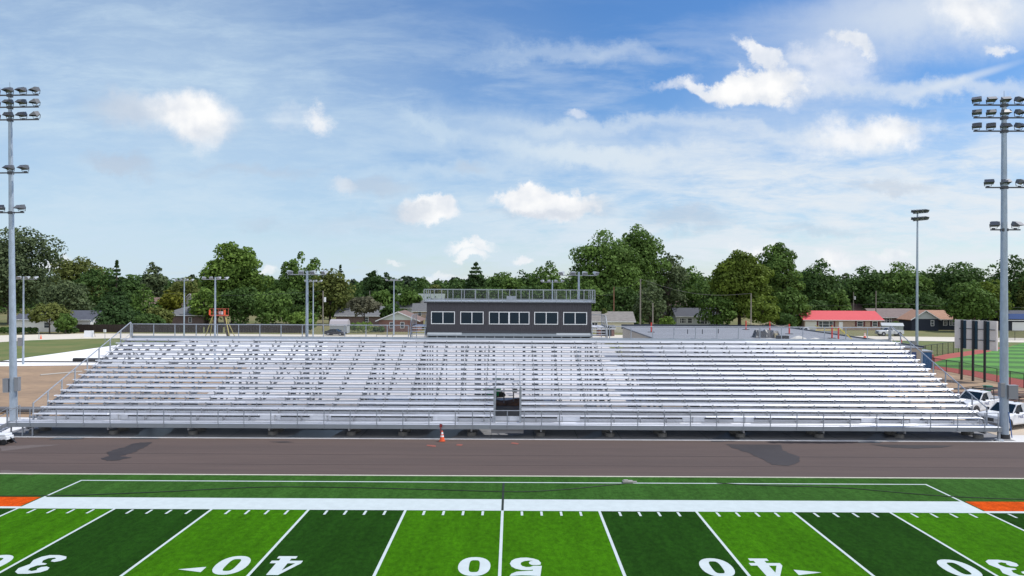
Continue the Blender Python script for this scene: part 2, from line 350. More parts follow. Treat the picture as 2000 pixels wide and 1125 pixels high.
for k, (a, b, y0, y1) in enumerate([(95, 150, 850, 858.5), (252, 312, 836, 857), (560, 645, 840, 856), (820, 880, 838, 856), (1128, 1160, 842, 859), (1385, 1435, 845, 862), (1675, 1718, 848, 865)]):
    sheet('wet_patch', wavy(gp((a, y1), (b, y1), (b + 30, y0), (a + 34, y0)), .08, 5, 10 + k), .010, WETC)
# orange paint spots
PAINTM = mat('orange_marking_paint', (.24, .075, .055), .9)
sheet('paint_mark', wavy(gp((832, 871), (850, 873), (852, 870), (836, 868.5)), .03, 4, 5), .006, PAINTM)
sheet('paint_mark', wavy(gp((890, 870), (902, 871), (904, 868), (894, 867.5)), .03, 4, 6), .006, PAINTM)
sheet('paint_mark', wavy(gp((997, 866), (1012, 868), (1014, 866), (1002, 864)), .03, 4, 7), .006, PAINTM)

# ------------------------------------------------------------------ football field
X50 = -.40; YD = .9144
def turf(name, c, dk, stripe=False):
    m = bpy.data.materials.new(name); m.use_nodes = True; t = m.node_tree; b = t.nodes['Principled BSDF']; x = X(t)
    g = t.nodes.new('ShaderNodeNewGeometry'); P = g.outputs['Position']
    col = c
    if stripe:
        s = t.nodes.new('ShaderNodeSeparateXYZ'); t.links.new(P, s.inputs[0])
        k = x.m('FLOOR', x.m('DIVIDE', x.m('ABSOLUTE', x.m('SUBTRACT', s.outputs[0], X50)), 5 * YD))
        col = x.mix(x.m('FLOORED_MODULO', k, 2.0), c, dk)
    n1 = x.noise(x.v('MULTIPLY', P, (1, .35, 1)), .55, 5, .6).outputs['Fac']; n2 = x.noise(x.v('MULTIPLY', P, (1, .6, 1)), 4.5, 6, .75).outputs['Fac']; n3 = x.noise(x.v('MULTIPLY', P, (1, .02, 1)), 1.6, 3, .5).outputs['Fac']
    f = x.m('MULTIPLY', x.m('MULTIPLY', x.rng(n1, .25, .75, .88, 1.12), x.rng(n2, .28, .72, .70, 1.30)), x.rng(n3, .3, .7, .90, 1.10))
    n4 = x.noise(P, 26, 3, .8).outputs['Fac']; f = x.m('MULTIPLY', f, x.rng(n4, .3, .7, .72, 1.28))
    cl = t.nodes.new('ShaderNodeVectorMath'); cl.operation = 'SCALE'
    if isinstance(col, tuple): cl.inputs[0].default_value = col
    else: t.links.new(col, cl.inputs[0])
    t.links.new(f, cl.inputs['Scale']); t.links.new(cl.outputs[0], b.inputs['Base Color'])
    b.inputs['Roughness'].default_value = .95; b.inputs['Specular IOR Level'].default_value = .04
    bp = t.nodes.new('ShaderNodeBump'); bp.inputs['Strength'].default_value = .5; bp.inputs['Distance'].default_value = .02; t.links.new(x.noise(P, 60, 4, .7).outputs['Fac'], bp.inputs['Height']); t.links.new(bp.outputs[0], b.inputs['Normal'])
    return m
sheet('field_turf', rect(-70, 70, 5, 33.8), -.006, turf('striped_turf', (.036, .130, .002), (.0115, .046, .004), True))
sheet('sideline_turf', rect(-70, 70, 33.8, 39.93), -.006, turf('sideline_turf', (.031, .088, .015), None))
mk = MB()
def ml(x0, x1, y0, y1, z=0.0): mk.poly([(x0, y0, z), (x1, y0, z), (x1, y1, z), (x0, y1, z)])
BX0, BX1 = X50 - 22.86, X50 + 22.86
ml(BX0, BX1, 33.8, 35.62); ml(-70, BX0, 33.8, 34.08); ml(BX1, 70, 33.8, 34.08)
ml(BX0, BX1, 38.65, 38.78); ml(BX0, BX0 + .12, 35.62, 38.65); ml(BX1 - .12, BX1, 35.62, 38.65)
for i in range(-7, 8):
    x = X50 + i * 5 * YD; ml(x - .06, x + .06, 5, 33.8)
    for k in range(1, 5):
        xx = x + k * YD; ml(xx - .055, xx + .055, 33.1, 33.7)
# numerals: outlines as seen from the stands' side, origin = top left of glyph as seen by the camera, y running towards the camera
FIVE = [(1175,250),(1200,205),(1260,175),(1350,158),(1450,155),(1560,170),(1640,195),(1675,235),(1665,265),(1600,272),(1530,270),(1490,255),(1480,235),(1505,212),(1555,205),(1480,202),(1410,210),(1360,230),(1345,258),(1370,285),(1430,302),(1500,300),(1545,283),(1685,283),(1645,435),(1500,425),(1350,422),(1170,433),(1200,400),(1280,370),(1400,362),(1535,355),(1540,340),(1480,348),(1350,345),(1260,325),(1200,295)]
FIVE = [((a - 1170) / 515, (b - 152) / 283) for a, b in FIVE]
THREE = [(.05,.28),(.12,.1),(.3,0),(.6,0),(.9,.08),(1,.2),(.94,.32),(.8,.38),(.66,.35),(.62,.26),(.68,.19),(.58,.14),(.42,.18),(.37,.3),(.45,.42),(.66,.47),(.66,.53),(.45,.57),(.37,.7),(.42,.82),(.58,.86),(.68,.81),(.62,.74),(.66,.65),(.8,.62),(.94,.68),(1,.8),(.9,.92),(.6,1),(.3,1),(.12,.9),(.03,.72),(.16,.5)]
def glyph(ch, cx):
    def put(pl): mk.poly([(cx - .61 + u * 1.22, 27.95 - v * 1.83, 0.0) for u, v in reversed(pl)])
    if ch == '5': put(FIVE)
    elif ch == '3': put(THREE)
    elif ch == '0':
        n = 28; o = []; i_ = []
        for k in range(n):
            t = 2 * math.pi * k / n; c_, s_ = math.cos(t), math.sin(t)
            o.append((.5 + .5 * math.copysign(abs(c_) ** .9, c_), .5 + .5 * math.copysign(abs(s_) ** .9, s_)))
            i_.append((.5 + .165 * math.copysign(abs(c_) ** .55, c_), .49 + .32 * math.copysign(abs(s_) ** .6, s_)))
        for k in range(n): put([o[k], o[(k + 1) % n], i_[(k + 1) % n], i_[k]])
    elif ch == '4':
        for pl in ([(.12, 0), (.72, 0), (.72, .13), (.12, .13)], [(.24, .13), (.58, .13), (.58, .25), (.24, .25)], [(.02, .25), (1, .25), (1, .39), (.02, .39)],
                   [(.22, .39), (.58, .39), (.58, 1), (.22, 1)], [(.82, .39), (1, .39), (.58, 1), (.58, .76)]): put(pl)
for i, ch in ((-4, '3'), (-2, '4'), (0, '5'), (2, '4'), (4, '3')):
    x = X50 + i * 5 * YD; glyph('0', x - .97); glyph(ch, x + .97)
    if i: 
        s = 1 if i > 0 else -1; bx = x + s * 1.85
        mk.poly([(bx, 26.35, 0), (bx + s * .95, 26.60, 0), (bx, 26.85, 0)] if s > 0 else [(bx, 26.85, 0), (bx + s * .95, 26.60, 0), (bx, 26.35, 0)])
mk.build('field_markings', WHITEP)['kind'] = 'structure'
og = MB(); og.poly([(-70, 34.08, 0), (BX0 - .1, 34.08, 0), (BX0 - .1, 35.62, 0), (-70, 35.62, 0)]); og.poly([(BX1 + .1, 34.08, 0), (70, 34.08, 0), (70, 35.62, 0), (BX1 + .1, 35.62, 0)])
og.build('orange_border', turf('orange_turf', (.50, .065, .006), None))['kind'] = 'structure'
sheet('midfield_mark', rect(X50 - .055, X50 + .055, 33.82, 38.6), .006, mat('black_turf', (.008, .018, .012), .9))
def cord(name, pts, r, m, label, cat):
    b = MB()
    for a, c in zip(pts, pts[1:]): b.tube(a, c, r, r, 5, False)
    o = b.build(name, m); return tag(o, label, cat)
def smooth(pts, n=6):
    out = []
    for i in range(len(pts) - 1):
        p0, p1, p2, p3 = pts[max(i - 1, 0)], pts[i], pts[i + 1], pts[min(i + 2, len(pts) - 1)]
        for k in range(n):
            t = k / n; out.append(.5 * ((2 * p1) + (p2 - p0) * t + (2 * p0 - 5 * p1 + 4 * p2 - p3) * t * t + (3 * p1 - p0 - 3 * p2 + p3) * t ** 3))
    return out + [pts[-1]]
HOSE = mat('dark_hose', (.012, .03, .014), .7)
z1 = Vector((0, 0, .02))
cord('hose', [p + z1 for p in smooth(gp((-60, 970), (120, 968.5), (200, 966), (330, 960.5), (480, 953), (570, 951.5), (700, 953), (850, 957), (1000, 961), (1090, 957.5), (1180, 949), (1222, 945)))], .022, HOSE, 'dark thin hose curving across the turf left of and through midfield', 'hose')
cord('hose', [p + z1 for p in smooth(gp((1400, 944), (1500, 949), (1640, 953), (1760, 963), (1870, 971), (2060, 978)))], .020, HOSE, 'dark thin hose drifting across the turf at the right of the field', 'hose')
ob = MB().box((0, 0, .06), (.55, .3, .12)).box((.35, .05, .04), (.3, .12, .08)).box((-.1, 0, .14), (.25, .2, .05)); o = ob.build('hose_reel_box', mat('grey_box', (.30, .29, .27), .8), bevel=.02)
o.location = G(1226, 943); tag(o, 'small grey box lying on the white line behind the sideline', 'box')

# ------------------------------------------------------------------ bleachers
NR = 16; D = .75; RS = .297; XL, XR = -33.95, 33.75
Zr = lambda i: 51.25 + D * i
Tt = lambda i: 1.35 + RS * i                      # top of tread i
VX0, VX1 = -1.16, .60                            # entrance opening
bl = thing('bleachers', 'long silver aluminium bleachers with sixteen bench rows behind the track', 'bleachers', (0, 50, 0))
def B(mb, name, m, parent=bl, **k): return mb.build(name, m, parent, world=True, **k)
NV = 5
for i in range(NR):
    segs = [(XL, XR)] if i >= NV else [(XL, VX0 - .08), (VX1 + .08, XR)]
    y0 = Zr(i) - .30; z1_ = Tt(i) + .133
    if i == 0:
        sg = [(67, 212), (247, 506), (547, 604), (646, 846), (895, 962), (1019, 1090), (1135, 1336), (1379, 1436), (1476, 1687), (1721, 1783), (1802, 1912)]
        segs = [((a - 1000) / F * 51, (b - 1000) / F * 51) for a, b in sg]; z1_ = 1.42
        y0 = 50.88
    for a, b in segs:
        s = MB()
        s.plank(a, b, y0, y0 + .262, z1_ - .058, z1_, .045)
        for u in (a, b): s.b6(u - .012, u + .012, y0 - .006, y0 + .268, z1_ - .055, z1_ + .004)
        st_ = B(s, 'seat', ALU)
    # footboard: two planks
    for a, b in ([(XL, XR)] if i >= NV else [(XL, VX0 - .08), (VX1 + .08, XR)]):
        s = MB(); y = Zr(i); y1 = Zr(i + 1) - .0 + .06
        for k in range(2):
            w = (y1 - y) / 2; s.plank(a, b, y + k * w + .004, y + (k + 1) * w - .004, Tt(i) - .06, Tt(i), .045 if k == 0 else .01)
        B(s, 'footboard', ALUF)
        s = MB(); zb = (Tt(i - 1) if i else .95)
        s.b6(a, b, y + .075, y + .095, zb + .002, zb + (.130 if i else .22)); B(s, 'riser', ALUF)
for (a, b), (c, d) in zip(sg, sg[1:]):
    if c - b < 60: B(MB().b6((b - 1000) / F * 51, (c - 1000) / F * 51, 51.27, 51.29, 1.0, 1.33), 'closing_panel', ALUF)
# rear walkway and kick plate
ZB = 64.1
B(MB().b6(XL, XR, Zr(NR) + .1, ZB, Tt(NR - 1) + .0, Tt(NR - 1) + .05), 'rear_walkway', ALUF)
B(MB().b6(XL, XR, ZB - .01, ZB + .03, Tt(NR - 1) - .05, Tt(NR - 1) + .24), 'kick_plate', FASC)
# front walkway
s = MB()
for k in range(5): s.b6(-35.1, 34.15, 49.93 + k * .27, 49.93 + k * .27 + .258, .90, .95)
B(s, 'front_walkway', ALUF)
B(MB().b6(-35.1, 34.15, 49.86, 49.92, .66, .955), 'front_fascia', FASC)
# stepped stringers (rakers with brackets)
xs = [XL + .35 + k * (XR - XL - .7) / 36 for k in range(37)]
for x in xs:
    if VX0 - .1 < x < VX1 + .1: continue
    s = MB(); s.beam((x, 51.3, Tt(0) - .42), (x, 63.9, Tt(NR - 1) - .30), .09, .22)
    for i in range(NR):
        y = Zr(i)
        s.b6(x - .03, x + .03, y, y + .78, Tt(i) - .10, Tt(i) - .052)
        s.b6(x - .025, x + .025, y + .10, y + .15, Tt(i) - .30, Tt(i) - .10)
        yy0 = (y - .26) if i else 50.93
        s.b6(x - .028, x + .028, yy0, yy0 + .2, (Tt(i) + .133 if i else 1.42) - .085, (Tt(i) + .133 if i else 1.42) - .047)
        s.b6(x - .028, x + .028, yy0 + .14, yy0 + .19, (Tt(i - 1) if i else .95), (Tt(i) + .133 if i else 1.42) - .085)
    B(s, 'stringer', GALVD)
# frames on round concrete footings
fx = [(p - 1000) / F * 52.2 for p in (90, 242, 393, 545, 695, 793, 925, 1056, 1188, 1288, 1437, 1587, 1740, 1891)]
for x in fx:
    s = MB(); cols = (52.2, 56.0, 59.8, 63.6)
    for k, y in enumerate(cols):
        if -1.6 < x < 1.0 and y < 58: pass
        hgt = 1.35 + (y - 51.25) * RS / D - .55
        s.b6(x - .09, x + .09, y - .09, y + .09, .45, hgt)
    s.beam((x, 50.2, .52), (x, 64.0, .52), .1, .18)
    s.beam((x, 51.3, .80), (x, 63.9, 5.25), .12, .22)
    s.beam((x, 56.0, .7), (x, 59.8, 4.0), .07, .07); s.beam((x, 59.8, .7), (x, 63.6, 5.0), .07, .07)
    fr = B(s, 'frame', GALVD)
    for y, rr_, hh_ in [(c_, .42, .42) for c_ in cols] + [(51.0, .34, .26)]:
        o = MB().tube((x, y - 50, -.05), (x, y - 50, hh_), rr_, rr_ * .97, 14).build('footing', CONCF, fr)
s = MB()
for y, z in ((50.1, .72), (50.9, .80), (51.9, 1.0)): s.b6(-34.9, 34.0, y - .05, y + .05, z - .09, z + .08)
for y in (56.0, 59.8, 63.6):
    z = 1.35 + (y - 51.25) * RS / D - .50
    for a, b in ([(XL, XR)] if y > 57 else [(XL, VX0 - .1), (VX1 + .1, XR)]): s.b6(a, b, y - .06, y + .06, z - .12, z + .08)
B(s, 'cross_beam', GALVD)
for a, b in zip(fx[::2], fx[1::2]):
    B(MB().beam((a, 63.6, .6), (b, 63.6, 5.0), .06, .06).beam((b, 63.65, .6), (a, 63.65, 5.0), .06, .06), 'cross_brace', GALVD)
# right front leg with adjustable foot
s = MB().b6(33.95, 34.1, 49.95, 50.10, .12, .9); s.tube((34.02, 50.02, .03), (34.02, 50.02, .12), .32, .26, 12); B(s, 'leg', GALV)
# left end legs
for x in (-34.9, -34.1, -33.4): B(MB().b6(x - .04, x + .04, 49.98, 50.06, .0, .9), 'leg', GALV)
# guardrails
def guard(posts, zf, y, rz=0, mesh=True, rh=1.02, name='guardrail', pr=.034, lower=True, rr=.03):
    """posts: list of (x,y,zbase); rails connect them in order"""
    s = MB()
    for a, b in zip(posts, posts[1:]):
        s.tube((a[0], a[1], a[2] + rh), (b[0], b[1], b[2] + rh), rr, rr, 8)
        if lower: s.tube((a[0], a[1], a[2] + .10), (b[0], b[1], b[2] + .10), .020, .020, 6)
    g = B(s, name, GALV)
    for a in posts:
        o = MB().tube((a[0], a[1], a[2] - .22), (a[0], a[1], a[2] + rh), pr, pr, 8).build('post', GALV, g)
        for v in o.data.vertices: v.co.y -= 50
    if mesh:
        m_ = MB()
        for a, b in zip(posts, posts[1:]): m_.poly([(a[0], a[1], a[2] + .1), (b[0], b[1], b[2] + .1), (b[0], b[1], b[2] + rh), (a[0], a[1], a[2] + rh)])
        o = m_.build('chain_link_mesh', CHAIN, g)
        for v in o.data.vertices: v.co.y -= 50
    return g
pxp = [15, 33, 59.5, 111, 164, 216, 269, 321, 374, 427, 477.5, 530, 582, 634, 685, 737, 788, 839, 890.5, 924, 959, 992, 1025, 1059, 1094, 1144, 1195, 1247, 1299, 1350, 1401, 1454, 1506, 1558, 1610, 1662, 1714, 1766, 1819, 1872, 1925, 1951]
guard([((p - 1000) / F * 49.83, 49.84, .95) for p in pxp], .95, 49.84)
yr = ZB + .06
for xa_, xb_ in ((XL, -9.25), (8.75, XR)):
    nr = 13; guard([(xa_ + k * (xb_ - xa_) / nr, yr, Tt(NR - 1) + .15) for k in range(nr + 1)], 0, yr, rh=1.16, pr=.042, rr=.036)
for x in (XL - .04, XR + .04):
    ps = []
    for k in range(9):
        y = 50.95 + k * 1.62; z = 1.0 + (y - 51.0) * RS / D + .05
        ps.append((x, y, z))
    ps.append((x, yr, Tt(NR - 1) + .15)); g = guard(ps, 0, 0, rh=1.12, pr=.055, rr=.042)
    o = MB().beam((x, 50.9, 1.05), (x, 63.9, Tt(NR - 1) + .1), .06, .16).build('side_stringer', GALV, g)
    for v in o.data.vertices: v.co.y -= 50
# entrance side rails and walls
for x in (VX0 - .04, VX1 + .04):
    s = MB()
    for k in range(4):
        y = 51.0 + k * 1.5; z = .95 + (y - 51) * .38; s.b6(x - .035, x + .035, y - .04, y + .04, z - .6, z + 1.35)
    s.beam((x, 50.95, 2.25), (x, 56.2, 4.2), .06, .06); s.beam((x, 50.95, 1.15), (x, 56.2, 3.1), .05, .12)
    s.b6(x - .07, x + .07, 50.75, 50.85, .95, 3.0 + .5)
    B(s, 'entrance_rail', GALV)
B(MB().b6(VX0 - .25, VX1 + .25, 50.05, 50.6, .36, .66).b6(VX0 + .2, VX1 - .15, 51.1, 51.2, .3, .34), 'entrance_step', SLAB)
# front left stair
s = MB(); sx0, sz0 = -35.1, .92
for k in range(5):
    s.b6(sx0 - .3 * (k + 1), sx0 - .3 * k, 49.95, 51.1, sz0 - .17 * (k + 1) - .03, sz0 - .17 * (k + 1))
st_ = B(s, 'stair', ALUF)
s = MB(); s.beam((sx0 + .05, 49.9, .86), (sx0 - 1.7, 49.9, -.02), .05, .24); s.beam((sx0 + .05, 51.15, .86), (sx0 - 1.7, 51.15, -.02), .05, .24)
for y in (49.86, 51.2):
    s.tube((sx0, y, 1.95), (sx0 - 1.7, y, 1.0), .028, n=8)
    for k in (0, .85, 1.7): s.tube((sx0 - k, y, .9 - k * .52), (sx0 - k, y, 1.95 - k * .56), .024, n=8)
o = B(s, 'stair_rail', GALV)

# ------------------------------------------------------------------ press box
pb = thing('press_box', 'dark grey ribbed press box with five white framed windows above the bleachers', 'press box', (-.3, 64.6, 6.2))
YF = 64.6; X0, X1, ZB0, ZT = -7.68, 7.18, 6.42, 9.12; DPT = 4.2
def PB(mb, name, m, parent=pb, **k): return mb.build(name, m, parent, world=True, **k)
CLAD = mat('charcoal_cladding', (.062, .058, .068), .65, 0, 1.2, .1)
def ribs(x0, x1, y, z0, z1, inward):
    pts = []; x = x0; p = .155
    while x < x1 - .01:
        for dx, dy in ((0, 0), (.105, 0), (.118, .022), (.142, .022)):
            if x + dx < x1: pts.append((x + dx, y + dy * inward))
        x += p
    pts.append((x1, y)); m = MB(); n = len(pts)
    m.add([(a, b, z0) for a, b in pts] + [(a, b, z1) for a, b in pts], [(i, i + 1, n + i + 1, n + i) for i in range(n - 1)]); return m
w = ribs(X0, X1, YF, ZB0 - .02, ZT, 1)
w.b6(X0, X1, YF + .03, YF + DPT, ZB0, ZT)
PB(w, 'wall', CLAD)
PB(MB().b6(X0 - .02, X1 + .02, YF - .02, YF + .0, ZB0 - .12, ZB0 + .16), 'base_trim', mat('trim_charcoal', (.06, .062, .072), .6))
roof = MB(); roof.b6(X0 - .22, X1 + .3, YF - .25, YF + DPT + .3, ZT, ZT + .10); rf = PB(roof, 'roof', mat('roof_deck_dark', (.035, .037, .045), .6))
dk = MB(); dk.b6(X0 - .26, X1 + .34, YF - .34, YF + DPT + .5, ZT + .104, ZT + .20); PB(dk, 'roof_deck', GALV)
WIN = [(842, 888.5), (899, 944.5), (955, 994.3), (994.3, 1034), (1043.5, 1090), (1100, 1146.5)]
for a, b in WIN:
    xa = at(a, 620, YF).x; xb = at(b, 620, YF).x; z0, z1w = 7.22, 8.36; s = MB(); t_ = .065
    s.b6(xa, xb, YF - .06, YF - .005, z0, z0 + t_); s.b6(xa, xb, YF - .06, YF - .005, z1w - t_, z1w)
    for u in (xa, xb - t_): s.b6(u, u + t_, YF - .058, YF - .007, z0 + t_, z1w - t_)
    xm = (xa + xb) / 2; s.b6(xm - .035, xm + .035, YF - .056, YF - .009, z0 + t_, z1w - t_)
    wn = PB(s, 'window', mat('white_window_frame', (.80, .80, .80), .5))
    for u0, u1, yo in ((xa + t_, xm - .035, .030), (xm + .035, xb - t_, .018)):
        o = MB().b6(u0, u1, YF - yo, YF - yo + .008, z0 + t_, z1w - t_).build('pane', GLASS, wn)
        for v in o.data.vertices: v.co -= Vector(pb.location)
# roof railing
def prail(posts, rh, lowr, name='roof_rail'):
    s = MB()
    for a, b in zip(posts, posts[1:]):
        s.beam((a[0], a[1], a[2] + rh), (b[0], b[1], b[2] + rh), .07, .07)
        s.beam((a[0], a[1], a[2] + lowr), (b[0], b[1], b[2] + lowr), .04, .06)
    g = PB(s, name, GALV)
    for a in posts:
        o = MB().b6(a[0] - .03, a[0] + .03, a[1] - .03, a[1] + .03, a[2] - .12, a[2] + rh - .03).build('post', GALV, g)
        for v in o.data.vertices: v.co -= Vector(pb.location)
    m_ = MB()
    for a, b in zip(posts, posts[1:]): m_.poly([(a[0], a[1], a[2] + .1), (b[0], b[1], b[2] + .1), (b[0], b[1], b[2] + rh), (a[0], a[1], a[2] + rh)])
    o = m_.build('chain_link_mesh', CHAINF, g)
    for v in o.data.vertices: v.co -= Vector(pb.location)
zd = ZT + .20; yf = YF - .37; yb = YF + DPT + .45
PX = [828, 848, 874.5, 901.5, 928, 954.5, 981, 1008, 1034, 1061, 1087, 1114, 1140.5, 1157, 1162]
fp = [(at(p, 590, yf).x, yf, zd) for p in PX]; prail(fp, 1.02, .10)
k = 14; prail([(fp[0][0] + i * (fp[-1][0] - fp[0][0]) / k, yb, zd) for i in range(k + 1)], 1.02, .10)
for x in (fp[0][0] + .01, fp[-1][0] - .01): prail([(x, yf + .05 + i * (yb - yf - .1) / 3, zd) for i in range(4)], 1.02, .10)
PB(MB().b6(-.5, .35, YF + 2.2, YF + 2.8, zd, zd + .42), 'roof_hatch', GALV)
# base: silver sill plates and short legs above the last row
s = MB().b6(X0 + .05, X1 - .02, YF - .10, YF - .03, 6.14, 6.40); PB(s, 'sill', FASC)
for a, b in ((835, 902), (1086.5, 1153)):
    PB(MB().b6(at(a, 655, YF).x, at(b, 655, YF).x, YF - .13, YF - .105, 6.27, 6.46), 'sill_plate', mat('sill_plate_alu', (.62, .65, .68), .5, .4))
s = MB()
for i in range(18): x = X0 + .1 + i * (X1 - X0 - .2) / 17; s.b6(x - .05, x + .05, YF - .05, YF + .05, .0, 6.14)
for y in (YF + 2.1, YF + DPT): 
    for i in range(6): x = X0 + .1 + i * (X1 - X0 - .2) / 5; s.b6(x - .06, x + .06, y - .06, y + .06, 0, 6.3)
PB(s, 'leg', GALVD)
PB(MB().b6(X0, X1, YF + .06, YF + DPT, 6.16, 6.40), 'floor', GALVD)
PB(MB().b6(X0, X1, YF + .35, YF + .42, 5.2, 6.15), 'dark_backing', BLACK)  # added black backing so the slots under the floor look dark
# side stairs
for a, b, sgn in ((801.5, 829, -1), (1157.5, 1186, 1)):
    xa, xb = at(a, 650, 64.2).x, at(b, 650, 64.2).x; zt0 = Tt(NR - 1) + .05
    t_ = thing('access_stair', 'silver stair at the %s end of the dark press box' % ('left' if sgn < 0 else 'right'), 'stair', ((xa + xb) / 2, 64.3, 5.5), 0, 'access stairs beside the press box')
    for k in range(4): MB().b6(xa, xb, 64.35 + k * .28, 64.62 + k * .28, zt0 + .2 + k * .23, zt0 + .25 + k * .23).build('step', ALUF, t_, world=True)
    zp = zt0 + 1.12; MB().b6(xa, xb, 65.5, 68.6, zp - .06, zp).build('platform', ALUF, t_, world=True)
    s = MB()
    for x in (xa - .03, xb + .03):
        s.beam((x, 64.3, zt0 + .1), (x, 65.5, zp - .05), .05, .26); s.beam((x, 64.25, zt0 + 1.15), (x, 65.5, zp + 1.0), .06, .06); s.beam((x, 65.5, zp + 1.0), (x, 68.6, zp + 1.0), .06, .06); s.beam((x, 65.5, zp + .1), (x, 68.6, zp + .1), .05, .1)
        for y, z, h in ((64.28, zt0 - .1, 1.25), (65.5, zt0, 2.1), (66.5, zp, 1.0), (67.5, zp, 1.0), (68.6, zp - 5.9, 6.9)): s.b6(x - .03, x + .03, y - .03, y + .03, z, z + h)
    s.beam((xa, 68.6, zp + 1.0), (xb, 68.6, zp + 1.0), .06, .06)
    g = s.build('handrail', GALV, t_, world=True)
    m_ = MB()
    for x in (xa - .03, xb + .03): m_.poly([(x, 64.3, zt0 + .2), (x, 65.5, zp), (x, 65.5, zp + 1), (x, 64.3, zt0 + 1.1)]); m_.poly([(x, 65.5, zp), (x, 68.6, zp), (x, 68.6, zp + 1), (x, 65.5, zp + 1)])
    m_.build('mesh_panel', CHAIN, t_, world=True)

# ------------------------------------------------------------------ light towers
def lamp_head(parent, x, z, yaw, tilt, w=.58):
    """sports flood: housing with visor, lens and yoke"""
    M = Matrix.Translation((x, -.12, z)) @ Matrix.Rotation(yaw, 4, 'Z') @ Matrix.Rotation(tilt, 4, 'X')
    def tr(mb): mb.v = [tuple(M @ Vector(p)) for p in mb.v]; return mb
    h = MB(); h.loft([[(-w * .30, .26, -.12), (w * .30, .26, -.12), (w * .30, .26, .12), (-w * .30, .26, .12)], [(-w * .5, -.02, -.19), (w * .5, -.02, -.19), (w * .5, -.02, .19), (-w * .5, -.02, .19)]])
    h.add([(-w * .5, -.02, .19), (w * .5, -.02, .19), (w * .46, -.42, .10), (-w * .46, -.42, .10), (-w * .5, -.02, .205), (w * .5, -.02, .205), (w * .46, -.42, .115), (-w * .46, -.42, .115)], [(0, 1, 2, 3), (7, 6, 5, 4), (0, 3, 7, 4), (1, 5, 6, 2), (2, 6, 7, 3)])
    for sx_ in (-1, 1): h.add([(sx_ * w * .5, -.02, .19), (sx_ * w * .46, -.42, .10), (sx_ * w * .5, -.02, -.12), (sx_ * w * .51, -.02, .19), (sx_ * w * .47, -.42, .10), (sx_ * w * .51, -.02, -.12)], [(0, 1, 2), (5, 4, 3), (0, 3, 4, 1), (1, 4, 5, 2)])
    hd = tr(h).build('lamp_head', LAMPM, parent)
    tr(MB().b6(-w * .46, w * .46, -.035, -.022, -.165, .165)).build('lens', LAMPG, hd)
    y = MB().beam((x - w * .55, -.05, z), (x - w * .42, 0, z - .27), .03, .03).beam((x + w * .55, -.05, z), (x + w * .42, 0, z - .27), .03, .03).beam((x - w * .44, 0, z - .27), (x + w * .44, 0, z - .27), .04, .03)
    y.box((x, 0, z - .31), (.16, .12, .1)); y.build('yoke', DKST, hd)
def tower(px, Z, top, basepy, label, d0, d1, side):
    b = at(px, basepy, Z); t = thing('light_tower', label, 'light tower', (b.x, Z, 0), 0, 'tall stadium light towers')
    H = top; n = 5
    s = MB()
    for k in range(4):
        z0, z1_ = H * k / 4, H * (k + 1) / 4 + .12; r0 = d0 + (d1 - d0) * k / 4 + .008; r1 = d0 + (d1 - d0) * (k + 1) / 4
        s.tube((0, 0, z0), (0, 0, z1_ if k < 3 else H), r0, r1, 20)
    s.build('pole', POLE, t, smooth=False)
    MB().tube((0, 0, -.05), (0, 0, .28), d0 * 1.35, d0 * 1.22, 20).build('base_collar', BLACK, t)
    for zi, (dz, xs_) in enumerate(((.35, (-2, -1, 0, 1, 2)), (1.25, (-2, -1, 0, 1, 2)), (2.2, (-2, -1, 0, 1, 2)), (6.2, (-1.15, 0, 1.1)), (9.2, (-.75, .8)))):
        z = H - dz; L = max(abs(x) for x in xs_) + .25
        a = MB().beam((-L, -.14, z), (L, -.14, z), .09, .09).box((0, -.02, z), (d1 * 2.6, .34, .2)).build('crossarm', DKST, t)
        for k, x in enumerate(xs_): 
            lamp_head(a, x * 1.0, z + .40, R((-22 * x * side) + 12 * math.sin(k * 2.3 + zi)), R(22 + (zi % 3) * 5))
    MB().tube((0, 0, H), (0, 0, H + .7), .015, .008, 6).build('lightning_rod', DKST, t)
    return t, b
t1, b1 = tower(27, 54.2, 25.2, 832, 'tall pale galvanised light tower at the left end of the bleachers', .27, .115, 1)
t1.rotation_euler = (0, -R(.95), 0); t2_ = None
for x, w_, z in ((-.42, .42, 2.95), (.40, .30, 3.05)):
    o = MB().box((x, -.12, z), (w_, .32, 1.0)).box((x, -.12, z + .52), (w_ + .04, .36, .04)).build('control_box', mat('grey_cabinet', (.27, .28, .30), .5, .3), t1, bevel=.01)
t2, b2 = tower(1961, 51.0, 24.0, 857, 'tall galvanised light tower beside the white trucks at the right', .29, .15, -1)
t2.rotation_euler = (0, -R(.28), 0)
for x, w_, z in ((-.38, .30, 3.45), (.36, .66, 3.3)):
    MB().box((x, -.30, z), (w_, .34, .95)).box((x, -.30, z + .49), (w_ + .04, .38, .04)).build('control_box', MC['grey_cabinet'], t2, bevel=.01)
MB().tube((.12, -.31, 1.9), (.30, -.38, .1), .035, n=6).build('blue_conduit', mat('blue_plastic', (.03, .12, .35), .5), t2)

